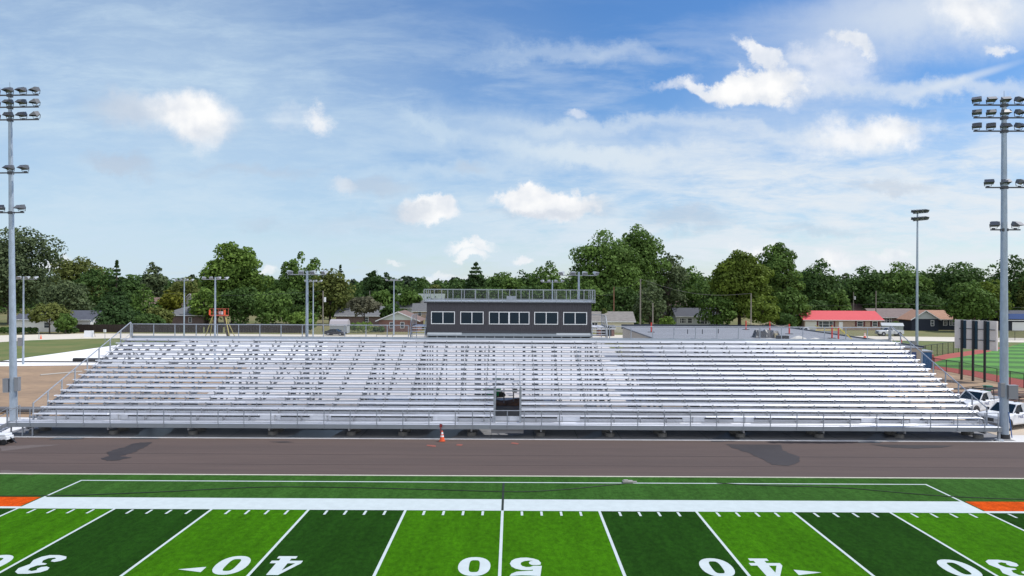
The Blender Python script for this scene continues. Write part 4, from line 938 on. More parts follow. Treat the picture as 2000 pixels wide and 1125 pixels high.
for x in (-.6, .05, .38):
    for y in (-.36, .36): MB().tube((x, y - .05, .19), (x, y + .05, .19), .19, n=16).build('wheel', TYRE, t)
MB().beam((.55, 0, .45), (.95, 0, .08), .05, .05).build('drawbar', DKST, t)
# lift basket on splayed legs
b = at(428, 617, 143); t = thing('lift_tower', 'red caged work platform on splayed yellow legs behind the left bleachers', 'work platform', (b.x, 143, 0)); zf = b.z
YL = mat('yellow_leg_paint', (.42, .36, .12), .6); RB = mat('red_basket_paint', (.42, .09, .055), .6)
for x0, x1_, y1 in ((-1.3, -2.5, -1), (-1.3, -2.3, 1.2), (1.2, 2.6, -1), (1.2, 2.9, 1.2)): MB().beam((x0, 0, zf), (x1_, y1, 0), .12, .12).build('leg', YL, t)
MB().beam((1.0, .2, zf), (1.9, .2, 0), .5, .5).build('mast', mat('dark_mast', (.05, .035, .03), .7), t)
MB().b6(-1.5, 1.6, -.8, .8, zf, zf + .18).build('floor', RB, t)
s = MB()
for x in (-1.5, -.5, .5, 1.55):
    for y in (-.78, .78): s.b6(x - .04, x + .04, y - .04, y + .04, zf + .18, zf + 1.5)
for z in (.75, 1.4):
    for y in (-.78, .78): s.b6(-1.5, 1.6, y - .03, y + .03, zf + z, zf + z + .06)
s.build('rail', RB, t)
for x in (-1.5, 1.45): MB().b6(x - .18, x + .18, -.86, -.82, zf + .2, zf + 1.2).build('orange_panel', ORANGE, t)
MB().b6(.1, .7, -.4, .2, zf + .3, zf + .9).build('control_box', mat('pale_grey_box', (.5, .5, .52), .6), t)

# ------------------------------------------------------------------ houses
BRICKT = {}
def brick(name, c, c2):
    if name in MC: return MC[name]
    m = bpy.data.materials.new(name); m.use_nodes = True; t = m.node_tree; b = t.nodes['Principled BSDF']; x = X(t); g = t.nodes.new('ShaderNodeNewGeometry')
    s = t.nodes.new('ShaderNodeSeparateXYZ'); t.links.new(g.outputs['Position'], s.inputs[0]); q = t.nodes.new('ShaderNodeCombineXYZ'); t.links.new(x.m('ADD', s.outputs[0], s.outputs[1]), q.inputs[0]); t.links.new(s.outputs[2], q.inputs[1])
    k = t.nodes.new('ShaderNodeTexBrick'); t.links.new(q.outputs[0], k.inputs['Vector']); k.inputs['Color1'].default_value = (*c, 1); k.inputs['Color2'].default_value = (*c2, 1); k.inputs['Mortar'].default_value = (.30, .27, .25, 1)
    k.inputs['Scale'].default_value = 1; k.inputs['Brick Width'].default_value = .42; k.inputs['Row Height'].default_value = .16; k.inputs['Mortar Size'].default_value = .018
    t.links.new(k.outputs[0], b.inputs['Base Color']); b.inputs['Roughness'].default_value = .9; MC[name] = m; return m
def shingle(name, c, var=.22): return mat(name, c, .9, 0, 2.2, var, bump=.3, bs=6, stretch=(.6, 1, 1))
def house(px, Z, w, d, wh, rh, wallm, roofm, label, axis='x', wins=(), door=None, garage=None, gable=None, chim=None, rz=0, name='house', hip=False, shutters=None, basez=0, group=None, ov=.45, side=0):
    """px = image x of the middle of the front wall; front faces the camera"""
    X_ = (px - 1000) / F * Z
    t = thing(name, label, 'house', (X_, Z, basez), rz, group)
    a = w / 2
    wl = MB().b6(-a, a, 0, d, -.1, wh)
    if not hip:
        if axis == 'x':
            for x in (-a, a - .12): wl.prism([(x, 0, wh), (x, d, wh), (x, d / 2, rh - .12)], (.12, 0, 0))
    wl.build('wall', wallm, t)
    if axis == 'y': MB().prism([(-a, 0, wh + .002), (a, 0, wh + .002), (0, 0, rh - .12)], (0, .12, 0)).build('gable', gable or wallm, t)
    r = MB(); th = .14
    def slab(p):  # 4 corner points, thickness down
        q = [Vector(v) for v in p]; r.add(q + [v - Vector((0, 0, th)) for v in q], [(0, 1, 2, 3), (7, 6, 5, 4), (0, 4, 5, 1), (1, 5, 6, 2), (2, 6, 7, 3), (3, 7, 4, 0)] if len(q) == 4 else [(0, 1, 2), (5, 4, 3), (0, 3, 4, 1), (1, 4, 5, 2), (2, 5, 3, 0)])
    if hip:
        i = min(d / 2, a * .8); ze = wh + .05 - .1; P0 = [(-a - ov, -ov, ze), (a + ov, -ov, ze), (a + ov, d + ov, ze), (-a - ov, d + ov, ze)]; A_, B_ = (-a + i, d / 2, rh), (a - i, d / 2, rh)
        slab([P0[0], P0[1], B_, A_]); slab([P0[2], P0[3], A_, B_]); slab([P0[1], P0[2], B_]); slab([P0[3], P0[0], A_])
    elif axis == 'x':
        sl_ = (rh - wh) / (d / 2); ze = wh - sl_ * ov + .06
        slab([(-a - ov, -ov, ze), (a + ov, -ov, ze), (a + ov, d / 2, rh + .06), (-a - ov, d / 2, rh + .06)]); slab([(-a - ov, d / 2, rh + .06), (a + ov, d / 2, rh + .06), (a + ov, d + ov, ze), (-a - ov, d + ov, ze)])
    else:
        sl_ = (rh - wh) / a; ze = wh - sl_ * ov + .06
        slab([(-a - ov, -ov, ze), (0, -ov, rh + .06), (0, d + ov, rh + .06), (-a - ov, d + ov, ze)]); slab([(0, -ov, rh + .06), (a + ov, -ov, ze), (a + ov, d + ov, ze), (0, d + ov, rh + .06)])
    ro = r.build('roof', roofm, t)
    if axis == 'x' and not hip or hip: MB().b6(-a - ov, a + ov, -ov - .05, -ov - .002, ze - th - .02, ze + .02).build('gutter', WHT, t)
    else:
        MB().beam((-a - ov, -ov - .04, ze - .08), (0, -ov - .04, rh - .02), .05, .2).beam((a + ov, -ov - .04, ze - .08), (0, -ov - .04, rh - .02), .05, .2).build('barge_board', WHT, t)
    for (x, z, ww, hh) in wins:
        f = MB(); e_ = .09
        f.b6(x - ww / 2 - e_, x + ww / 2 + e_, -.07, -.01, z - hh / 2 - e_, z - hh / 2); f.b6(x - ww / 2 - e_, x + ww / 2 + e_, -.07, -.01, z + hh / 2, z + hh / 2 + e_)
        for s_ in (-1, 1): f.b6(x + s_ * ww / 2, x + s_ * (ww / 2 + e_), -.069, -.011, z - hh / 2, z + hh / 2)
        f.b6(x - ww / 2, x + ww / 2, -.066, -.012, z - .03, z + .03)
        if ww > 1.5: 
            for s_ in (-1, 1): f.b6(x + s_ * ww * .24 - .05, x + s_ * ww * .24 + .05, -.067, -.013, z - hh / 2, z + hh / 2)
        fo = f.build('window', WHT, t); MB().b6(x - ww / 2, x + ww / 2, -.04, -.006, z - hh / 2, z + hh / 2).build('pane', mat('house_glass', (.05, .06, .07), .15), fo)
        if shutters:
            for s_ in (-1, 1): MB().box((x + s_ * (ww / 2 + .38), -.045, z), (.45, .06, hh + .15)).build('shutter', shutters, t)
    if door: MB().b6(door[0] - .5, door[0] + .5, -.06, -.004, 0, 2.1).build('door', door[1], t)
    if garage: MB().b6(garage[0] - garage[1] / 2, garage[0] + garage[1] / 2, -.05, -.003, 0, 2.2).build('garage_door', garage[2], t)
    if chim: MB().box((chim[0], chim[1], rh + .25), (.7, .7, 1.7)).build('chimney', chim[2], ro)
    return t
BR = brick('red_brick', (.22, .075, .05), (.15, .05, .038)); BRT = brick('tan_brick', (.46, .33, .25), (.38, .27, .20)); BRD = brick('dark_brick', (.10, .045, .04), (.07, .035, .03))
CREAM = mat('cream_siding', (.62, .58, .44), .8); GREYS = mat('grey_siding', (.42, .45, .45), .8); NAVY = mat('navy_siding', (.015, .022, .038), .8); WSID = mat('white_siding', (.68, .68, .66), .8); GREENS = mat('sage_siding', (.46, .52, .46), .8)
RGRY = shingle('grey_shingle', (.16, .165, .175)); RBLU = shingle('slate_shingle', (.085, .092, .115)); RBRN = shingle('brown_shingle', (.20, .135, .115)); RTAN = shingle('tan_shingle', (.42, .24, .16)); RGB = shingle('weathered_shingle', (.24, .225, .21), .3); RSAGE = shingle('sage_shingle', (.22, .26, .23))
RREDM = mat('coral_metal_roof', (.58, .105, .115), .75, 0, 1.2, .08, spec=.15)
house(102, 164, 17.5, 9, 2.9, 4.7, WSID, RBLU, 'long white house with slate roof behind the hedge at far left', wins=[(-1.2, 1.5, 1.1, 1.2), (1.2, 1.5, 1.1, 1.2), (5.6, 1.6, .5, 1.8)], door=(3.0, WHT))
house(330, 225, 17, 8, 4.6, 6.9, WSID, RBRN, 'house with brown roof half hidden by the yellow tree', wins=[(5, 4, .8, .9)])
house(372, 218, 4.6, 9, 6.0, 8.3, WSID, RBRN, 'small white gable with two windows right of the yellow tree', axis='y', wins=[(-1.1, 4.6, .5, .9), (1.1, 4.9, .5, .9)], ov=.6)
house(357, 190, 11.5, 9, 2.9, 5.0, BRD, RGRY, 'grey hip-roofed house with white porch roof left of the red platform', hip=True, wins=[(2, 1.6, .7, 1.1)])
house(712, 196, 15.5, 8, 2.9, 5.2, BRD, RGRY, 'dark brick house with grey roof behind the bare brownish tree', wins=[(.6, 1.7, .9, 1.2), (5.4, 1.7, .9, 1.2)])
house(778, 171, 9.3, 11, 2.75, 4.7, BR, RBRN, 'red brick house with pale gable facing the bleachers', axis='y', gable=mat('mint_gable', (.50, .56, .52), .8), wins=[(-1.6, 1.5, .8, 1.3), (1.0, 1.5, .8, 1.3)], ov=.7)
house(820, 262, 17, 8, 5.9, 8.2, GREENS, RSAGE, 'two-storey sage house partly behind the press box', wins=[(-6.2, 5.3, .9, .7), (-4.6, 5.3, .9, .7), (-.5, 5.2, 1.2, 1.0)], shutters=BLACK)
house(806, 252, 13, 6, 3.6, 5.9, GREYS, RGRY, 'low grey roofed wing in front of the two-storey sage house')
house(826, 236, 6.5, 5, 3.0, 5.2, BRT, RGRY, 'small tan brick porch wing left of the press box', wins=[(-1, 1.8, 1, 1.2)])
house(1192, 172, 11.4, 8, 2.75, 4.8, CREAM, RGB, 'cream garage house with weathered grey roof right of the press box', wins=[(-4.2, 1.6, 2.2, 1.3)])
house(1185, 158, 3.5, 4, 1.7, 2.3, BR, RGRY, 'small dark shed with brick sides below the cream house', garage=(0, 2.2, BLACK), ov=.3)
house(1322, 232, 13.5, 8, 5.5, 8.0, WSID, RBRN, 'white house with brown roof and long dormer, chimney at right', wins=[(-4.5, 5.0, .8, .5), (-1.6, 5.0, .8, .5), (.2, 5.0, .8, .5), (2.2, 5.0, .8, .5)], chim=(5.0, 4.2, BR))
house(1296, 222, 6.5, 6, 3.0, 4.9, BRT, RBRN, 'low brown roofed porch left of the long grey bungalow', rz=R(4))
house(1368, 205, 13.5, 9, 2.75, 4.9, GREYS, RBLU, 'long low grey bungalow with slate roof behind the flat roof', wins=[(-5, 1.4, 1.6, 1.3), (-3, 1.4, 1.2, 1.3), (.6, 1.3, 2.6, 1.6), (4, 1.3, 1.6, 1.6)], chim=(3, 4.4, WHT))
house(1647, 187, 20.2, 9, 2.75, 4.8, BRT, RREDM, 'tan brick ranch house with bright coral red metal roof', wins=[(-4.5, 1.45, 3.6, 1.5), (4.4, 1.6, 1.4, 1.2), (8.3, 1.6, 1.2, 1.2)], door=(-.6, WHT), garage=(-8.4, 3.0, mat('pale_garage', (.60, .60, .55), .7)), shutters=mat('maroon_shutter', (.10, .015, .02), .6), ov=.5)
house(1558, 190, 4.5, 6, 2.6, 4.2, mat('slate_siding', (.14, .155, .175), .8), RGRY, 'dark grey annex at the left end of the red-roofed house', axis='y', garage=(-.2, 2.6, BRD))
house(1680, 245, 13, 9, 2.9, 6.0, WSID, RBRN, 'brown hip roof showing above the coral red roof', hip=True)
house(1752, 205, 13, 9, 2.8, 5.0, BRD, shingle('mauve_shingle', (.21, .165, .155)), 'dark brick house with mauve brown roof behind the white metal shed', wins=[(-2.5, 1.7, 1.8, 1.2)])
house(1858, 190, 13.5, 10, 2.9, 5.0, NAVY, RTAN, 'navy house with tan shingle roof right of the sports light pole', wins=[(-1.6, 1.8, .9, 1.1), (0.8, 1.8, 2.4, 1.1), (4.6, 1.6, 1.5, 1.0)])
house(1807, 186, 7.0, 6, 3.0, 5.2, NAVY, RTAN, 'navy wing with pale grey gable beside the sports light pole', axis='y', gable=GREYS, wins=[(1.9, 1.9, .7, 1.3)])
house(2020, 188, 16.5, 9, 2.9, 5.1, NAVY, RBLU, 'house with solar panels and wide white garage door at the right edge', garage=(-2.0, 7.5, WHT))
X_ = (2020 - 1000) / F * 188
s = MB(); s.add([(X_ - 7.5, 187.7, 3.02), (X_ + 6, 187.7, 3.02), (X_ + 6, 190.3, 4.32), (X_ - 7.5, 190.3, 4.32)], [(0, 1, 2, 3)]); s.add([(X_ - 7.5, 187.7, 2.96), (X_ + 6, 187.7, 2.96), (X_ + 6, 190.3, 4.26), (X_ - 7.5, 190.3, 4.26)], [(3, 2, 1, 0)])
o = s.build('solar_array', mat('solar_blue', (.03, .05, .13), .2)); tag(o, 'blue solar panels lying on the roof of the house at the right edge', 'solar panels')
# sheds
t = thing('garden_shed', 'grey barn-roofed garden shed behind the dark sedan', 'shed', ((661 - 1000) / F * 163, 163, 0)); SG = mat('shed_grey', (.38, .40, .42), .75, 0, 2, .1)
MB().b6(-1.95, 1.95, 0, 3, 0, 1.75).build('wall', SG, t)
MB().prism([(-2.05, -.15, 1.76), (-2.05, .45, 2.75), (-2.05, 1.5, 3.15), (-2.05, 2.55, 2.75), (-2.05, 3.15, 1.76)], (4.1, 0, 0)).build('roof', mat('shed_roof', (.36, .34, .36), .8), t); MB().b6(-2.0, 2.0, -.2, -.155, 1.70, 1.78).build('trim', WHT, t)
t = thing('metal_shed', 'small white metal shed with pitched roof behind the silver pickup', 'shed', ((1744 - 1000) / F * 175, 175, 0), R(-20)); MB().b6(-2.3, 2.3, 0, 3, 0, 1.7).build('wall', mat('metal_shed_wall', (.30, .335, .33), .6), t); MB().prism([(-2.45, -.15, 1.71), (-2.45, 1.5, 2.4), (-2.45, 3.15, 1.71)], (4.9, 0, 0)).build('roof', mat('metal_shed_roof', (.42, .45, .46), .6), t)
for x in (-1.2, 0, 1.2): MB().b6(x - .02, x + .02, -.03, -.005, 0, 1.65).build('door_seam', DKST, t)
t = thing('skip_container', 'grey open skip with yellow rim beside the white pickup near the roof edge', 'skip', G(1611, 658), R(4)); MB().prism([(-2.3, -1, .2), (2.3, -1, .2), (2.6, -1, 1.6), (-2.6, -1, 1.6)], (0, 2, 0)).build('hull', mat('skip_grey', (.24, .26, .28), .6), t); MB().b6(-2.65, 2.65, -1.05, -1.0, 1.5, 1.66).build('rim', YELLOW, t)
# wooden fences and hedges
def wood_fence(x0, x1, Z, h, label, m):
    a, b = (x0 - 1000) / F * Z, (x1 - 1000) / F * Z; t = thing('wooden_fence', label, 'fence', (a, Z, 0), 0, 'dark wooden yard fences'); s = MB(); n = int((b - a) / .6); r = random.Random(int(x0))
    for k in range(n): s.b6(k * .6, k * .6 + .57, 0, .05, 0, h + r.uniform(-.04, .04))
    s.build('boards', m, t); MB().b6(0, b - a, .052, .11, h * .75, h * .75 + .1).build('rail', m, t)
DKW = mat('dark_fence_wood', (.050, .036, .030), .9, 0, 1.5, .35, stretch=(3, 1, .3)); wood_fence(150, 400, 163, 1.75, 'dark brown wooden fence under the big pines at the left', DKW); wood_fence(440, 602, 164, 1.8, 'dark weathered board fence behind the thick lamp pole', DKW)
wood_fence(400, 440, 163.4, 1.75, 'short dark fence piece behind the red lift platform', DKW)
# utility poles and wires
def upole(px, top, Z, label, m=WOODP, r=.15, arm=False, tr=False):
    b = at(px, top, Z); t = thing('utility_pole', label, 'utility pole', (b.x, Z, 0), 0, 'wooden utility poles'); MB().tube((0, 0, -.1), (0, 0, b.z), r * 1.15, r * .8, 10).build('pole', m, t)
    if arm: MB().b6(-.9, .9, -.06, .06, b.z - .6, b.z - .45).build('crossarm', m, t)
    if tr: MB().tube((.42, 0, b.z - 2.6), (.42, 0, b.z - 1.5), .28, n=12).build('transformer', mat('pale_transformer', (.62, .64, .66), .5), t)
    return b
u1 = upole(631, 568, 168, 'utility pole with pale transformer left of the grey shed', tr=True)
u0 = upole(290, 567, 200, 'utility pole rising left of the brown roof and yellow tree')
u5 = upole(722, 568, 250, 'distant utility pole with transformer behind the bare tree', tr=True)
u2 = upole(1251, 545, 150, 'tall pale utility pole left end of the flat roof'); u3 = upole(1275, 592, 160, 'short utility pole right beside the tall pale one')
u4 = upole(1199, 560, 178, 'brown utility pole behind the cream garage house', mat('brown_pole_wood', (.20, .10, .06), .9)); u6 = upole(1467, 573, 160, 'utility pole before the yellow-green tree at the right')
u7 = upole(1667, 570, 240, 'utility pole with transformer left of the sports light pole', tr=True); u8 = upole(1711, 568, 200, 'utility pole standing at the right end of the coral red roof')
def wire(a, b, label, sag=1.0, r=.022):
    pts = [Vector(a).lerp(Vector(b), k / 14) - Vector((0, 0, sag * math.sin(math.pi * k / 14))) for k in range(15)]; cord('power_line', pts, r, mat('wire_grey', (.10, .10, .10), .6), label, 'power line')
wire(u1, u0 + Vector((0, 0, -.5)), 'power line between the poles left of the shed'); wire(u2, u4, 'power line from the tall pale pole to the brown pole'); wire(u2, u6, 'power line from the tall pale pole to the pole by the yellow tree', 1.6); wire(u2 - Vector((0, 0, 2)), u3, 'short steep wire from the tall pale pole to the short pole', .2)
wire(u8 - Vector((0, 0, 3.0)), Vector((150, 200, 6.0)), 'lower power line running right over the navy house', .8); wire(u8 - Vector((0, 0, 3.6)), Vector((78, 215, 6.6)), 'lower power line running left over the coral red roof', .8); wire(u4 - Vector((0, 0, 2)), Vector((-20, 190, 9.5)), 'power line from the brown pole behind the press box', .8)

# ------------------------------------------------------------------ trees
def leafmat(name, c, c2=None, trans=.32):
    if name in MC: return MC[name]
    m = bpy.data.materials.new(name); m.use_nodes = True; t = m.node_tree; b = t.nodes['Principled BSDF']; x = X(t)
    a = t.nodes.new('ShaderNodeAttribute'); a.attribute_name = 'tint'
    c2 = c2 or tuple(v * 1.7 for v in c)
    col = x.mix(a.outputs['Fac'], tuple(v * .72 for v in c), c2); t.links.new(col, b.inputs['Base Color']); b.inputs['Roughness'].default_value = .75; b.inputs['Specular IOR Level'].default_value = .2
    tr = t.nodes.new('ShaderNodeBsdfTranslucent'); t.links.new(col, tr.inputs[0]); mx = t.nodes.new('ShaderNodeMixShader'); mx.inputs[0].default_value = trans
    t.links.new(b.outputs[0], mx.inputs[1]); t.links.new(tr.outputs[0], mx.inputs[2]); t.links.new(mx.outputs[0], t.nodes['Material Output'].inputs[0]); MC[name] = m; return m
LM = {'oak': leafmat('oak_leaves', (0.076, 0.145, 0.030), (0.159, 0.264, 0.056)), 'dark': leafmat('dark_leaves', (0.058, 0.115, 0.029), (0.103, 0.181, 0.046)), 'dark0': leafmat('dark0_leaves', (0.048, 0.095, 0.026), (0.094, 0.161, 0.042)), 'yel': leafmat('yellow_green_leaves', (.088, .138, .018), (.185, .255, .038)),
      'grey': leafmat('grey_green_leaves', (0.078, 0.116, 0.054), (0.159, 0.206, 0.092)), 'pine': leafmat('pine_needles', (0.040, 0.083, 0.024), (0.074, 0.137, 0.040)), 'pine0': leafmat('pine0_needles', (0.034, 0.079, 0.039), (0.068, 0.132, 0.063)), 'brown': leafmat('brownish_twigs', (0.129, 0.128, 0.077), (0.197, 0.198, 0.127)),
      'gold': leafmat('golden_leaves', (0.146, 0.171, 0.020), (0.269, 0.281, 0.039)), 'gold0': leafmat('gold0_leaves', (0.197, 0.182, 0.021), (0.333, 0.281, 0.045)), 'olive': leafmat('olive_leaves', (0.106, 0.140, 0.033), (0.197, 0.222, 0.059)), 'bright': leafmat('bright_leaves', (0.091, 0.173, 0.030), (0.212, 0.321, 0.059))}
BARK = mat('tree_bark', (.10, .08, .065), .95, 0, 4, .35)
rg = np.random.default_rng(4)
def leaf_mesh(name, blobs, n, ls, m, flat=1.0, parent=None):
    blobs = np.array(blobs, float); c = blobs[:, :3]; r = blobs[:, 3:6]
    wgt = (r[:, 0] * r[:, 2]) + .01; wgt /= wgt.sum()
    bi = rg.choice(len(blobs), n, p=wgt); d = rg.normal(size=(n, 3)); d /= np.linalg.norm(d, axis=1)[:, None]
    d[:, 2] = np.where((d[:, 2] < -.45) & (rg.random(n) < .6), -d[:, 2], d[:, 2])
    rad = 1 - .42 * rg.random(n) ** 1.7 + rg.normal(size=n) * .05
    p = c[bi] + d * rad[:, None] * r[bi]
    nrm = d + rg.normal(size=(n, 3)) * .55; nrm[:, 2] += .25; nrm /= np.linalg.norm(nrm, axis=1)[:, None]
    t = np.cross(nrm, rg.normal(size=(n, 3))); t /= np.linalg.norm(t, axis=1)[:, None] + 1e-9; b = np.cross(nrm, t)
    s = ls * rg.uniform(.55, 1.35, n)[:, None]; k = rg.uniform(.55, 1.0, n)[:, None] * flat
    q = np.stack([p - t * s, p - b * s * k + t * s * .1, p + t * s, p + b * s * k], 1).reshape(-1, 3)
    me = bpy.data.meshes.new(name); me.vertices.add(4 * n); me.vertices.foreach_set('co', q.astype(np.float32).ravel()); me.loops.add(4 * n); me.loops.foreach_set('vertex_index', np.arange(4 * n, dtype=np.int32))
    me.polygons.add(n); me.polygons.foreach_set('loop_start', np.arange(0, 4 * n, 4, dtype=np.int32)); me.update(calc_edges=True)
    tint = np.clip(.45 + (rg.random(len(blobs))[bi] - .5) * .50 + rg.normal(size=n) * .13, 0, 1); at_ = me.attributes.new('tint', 'FLOAT', 'FACE'); at_.data.foreach_set('value', tint.astype(np.float32))
    me.materials.append(m); o = bpy.data.objects.new(name, me); COL.objects.link(o)
    if parent: o.parent = parent
    return o
def tree(px, top, halfw, Z, kind, label, base=.06, n=None, shape='round', cat='tree', seed=None, gaps=1.0, group='trees beyond the bleachers', ls=None):
    b = at(px, top, Z); H = b.z; Rw = halfw / F * Z; r = random.Random(seed or int(px * 7 + top))
    nm = {'pine': 'pine_tree'}.get(kind, 'broadleaf_tree') if shape != 'bush' else 'shrub'
    t = thing(nm, label, cat, (b.x, Z, 0), 0, group); zc0 = H * base; limbs = []; blobs = []
    if shape in ('round', 'bush', 'wide'):
        ch = H - zc0; nb = int(44 * gaps)
        for k in range(nb):
            th_ = r.uniform(0, 2 * math.pi); u = r.uniform(-.95, .95); rr = math.sqrt(max(0, 1 - u * u)); q = r.uniform(.45, .84)
            prof = 1.0 if shape != 'wide' else (1.12 if u < .2 else .85)
            br = r.uniform(.19, .34) * min(Rw, ch * .62)
            x, y, z = rr * math.cos(th_) * Rw * q * prof, rr * math.sin(th_) * Rw * q * .85, zc0 + ch * (.5 + u * .5 * q * 1.02)
            z = min(z, H - br * .85); blobs.append((x, y, z, br * r.uniform(.95, 1.35), br * 1.1, br * r.uniform(.7, .95)))
            if k % 4 == 0: limbs.append((x * .8, y * .8, z))
        blobs.append((0, 0, zc0 + ch * .5, Rw * .74, Rw * .7, ch * .42)); blobs.append((r.uniform(-.2, .2) * Rw, 0, H - .22 * min(Rw, ch), .26 * Rw, .26 * Rw, .22 * min(Rw, ch)))
    elif shape == 'spiky':   # ragged crown of upright sprays
        ch = H - zc0
        for k in range(int(30 * gaps)):
            x = r.uniform(-1, 1) * Rw; q = 1 - abs(x / Rw) ** 2 * .55; z = zc0 + ch * r.uniform(.15, .93) * q; br = r.uniform(.12, .2) * Rw
            blobs.append((x * .9, r.uniform(-.7, .7) * Rw, z, br, br, br * 1.4))
            if k % 4 == 0: limbs.append((x * .8, 0, z))
        blobs.append((0, 0, zc0 + ch * .42, Rw * .7, Rw * .6, ch * .36)); blobs.append((0, 0, H - .15 * Rw, .12 * Rw, .12 * Rw, .2 * Rw))
    elif shape in ('conifer', 'spire'):
        lv = 13 if shape == 'conifer' else 11
        for k in range(lv):
            f = k / (lv - 1); z = zc0 + (H - zc0) * (.04 + .93 * f); R_ = Rw * (1 - f) ** .75 * r.uniform(.85, 1.1) + .1 * Rw; nbr = max(2, int((7 if shape == 'conifer' else 3.5) * (1 - f * .5)))
            a0 = r.uniform(0, 6)
            for j in range(nbr):
                a = a0 + 2 * math.pi * j / nbr; q = .58 if shape == 'conifer' else .62
                blobs.append((math.cos(a) * R_ * q, math.sin(a) * R_ * q, z - .04 * R_, R_ * .44, R_ * .44, R_ * (.17 if shape == 'conifer' else .085) + .12))
                if j % 2 == 0: limbs.append((math.cos(a) * R_ * .8, math.sin(a) * R_ * .8, z))
        blobs.append((0, 0, H - .03 * H, .09 * Rw, .09 * Rw, .05 * H))
    area = sum(q[3] * q[5] for q in blobs); ls = ls or max(.16, min(.5, Z / 520)); nn = n or int(min(15000, max(2500, area * 5.2 / ls ** 2 * .55)))
    tk = MB(); tr_ = max(.12, H * .019); zt = H * (.93 if shape in ('conifer', 'spire') else .62)
    tk.tube((0, 0, -.1), (0, 0, zt * .5), tr_ * 1.3, tr_ * .9, 8, False); tk.tube((0, 0, zt * .5), (0, 0, zt), tr_ * .9, tr_ * .3, 8, False)
    for x, y, z in limbs[:12]:
        zs = min(max(z * .55, zc0 * .8), zt * .95) if shape not in ('conifer', 'spire') else z
        tk.tube((0, 0, zs), (x, y, z), tr_ * .45, tr_ * .12, 6, False)
    tk.build('trunk', BARK, t); leaf_mesh('crown', blobs, nn, ls, LM[kind], parent=t)
    return t
T = tree
# left group
T(20, 443, 95, 195, 'grey', 'huge grey-green tree behind the left light tower', gaps=1.5, n=21000)
T(-60, 470, 90, 205, 'dark', 'dark tree cut by the left edge behind the light tower')
T(160, 500, 62, 245, 'olive', 'olive-topped tree between the huge left tree and the sparse pine')
T(190, 522, 50, 225, 'dark', 'dark green tree just left of the sparse pine spire')
T(228, 511, 19, 200, 'pine', 'sparse spire pine with bare upper trunk at the left', shape='spire', base=.35)
T(298, 512, 26, 250, 'grey', 'slender blue-grey tree standing alone on the left skyline', base=.05, gaps=.8)
T(125, 545, 55, 185, 'grey', 'mid grey-green tree above the long white house')
T(222, 572, 62, 172, 'pine', 'broad dark pine beside the road, the largest pine', shape='conifer', base=.02, n=9500)
T(280, 555, 40, 196, 'oak', 'green pine-like tree between dark pine and yellow tree', shape='conifer', base=.05)
T(97, 591, 44, 158, 'olive', 'spreading light maple on the lawn of the white house', shape='wide', base=.32)
T(128, 612, 19, 157, 'oak', 'small round green tree beside the white house door', base=.1)
T(333, 566, 27, 215, 'gold', 'golden yellow tree between the two brown roof pieces', base=.05)
T(365, 540, 42, 250, 'olive', 'olive tree behind the golden tree', base=.05)
T(255, 535, 30, 270, 'dark', 'distant dark tree behind the sparse pine', base=.02)
T(310, 600, 34, 180, 'olive', 'olive bush before the grey hip-roofed house', base=.02, shape='bush')
T(290, 612, 36, 170, 'dark', 'dark low tree right of the broad pine', base=.02)
T(455, 472, 65, 205, 'bright', 'tall bright oak standing left of centre with rounded crown', gaps=1.5, n=21000)
T(400, 560, 40, 190, 'bright', 'light green young tree behind the red lift platform', base=.1)
T(470, 560, 55, 192, 'dark', 'dark lower tree under the tall bright oak', base=.02)
T(533, 568, 46, 180, 'oak', 'rounded mid green tree right of the tall bright oak', base=.03)
T(588, 494, 60, 202, 'oak', 'ragged tree with upright tufts behind the thick lamp pole', shape='spiky', gaps=1.3, n=9000)
T(645, 524, 50, 200, 'olive', 'yellow-edged green tree left of the gap in the skyline', base=.03, gaps=1.2)
T(665, 520, 24, 235, 'pine', 'dark pine peeking behind the yellow-edged tree', shape='conifer')
T(575, 560, 52, 195, 'dark', 'dark shaded tree below the ragged tufted tree', base=.02)
T(590, 608, 32, 168, 'bright', 'low bright shrub behind the thick lamp pole', base=.02, shape='bush')
T(712, 578, 34, 182, 'brown', 'bare brownish umbrella tree in front of the dark brick house', shape='wide', base=.42, gaps=1.1)
T(730, 528, 24, 255, 'pine', 'left dark conifer of the pair right of the skyline gap', base=.02); T(757, 532, 22, 258, 'pine', 'right dark conifer of the pair right of the skyline gap', base=.02)
T(745, 565, 36, 245, 'oak', 'green tree below the pair of dark conifers', base=.02); T(800, 562, 26, 255, 'oak', 'round green tree left above the sage house', base=.02); T(765, 592, 24, 185, 'dark', 'dark small tree behind the brick gabled house', base=.02)
T(852, 555, 26, 290, 'olive', 'olive tree behind the left end of the press box roof', base=.02)
T(930, 513, 38, 250, 'pine', 'flat-branched cedar rising above the press box roof', shape='conifer', base=.08, n=7500)
T(985, 530, 44, 260, 'oak', 'green tree right beside the cedar above the press box', base=.02); T(1025, 526, 38, 265, 'dark', 'dark pointed tree above the press box hatch', base=.02); T(1068, 509, 42, 250, 'oak', 'rounded tree left of the giant tree above the press box', base=.02)
T(950, 560, 60, 240, 'dark', 'dark low tree filling behind the press box railing', base=.02); T(1050, 555, 50, 235, 'dark', 'dark tree behind the press box lamp poles', base=.02)
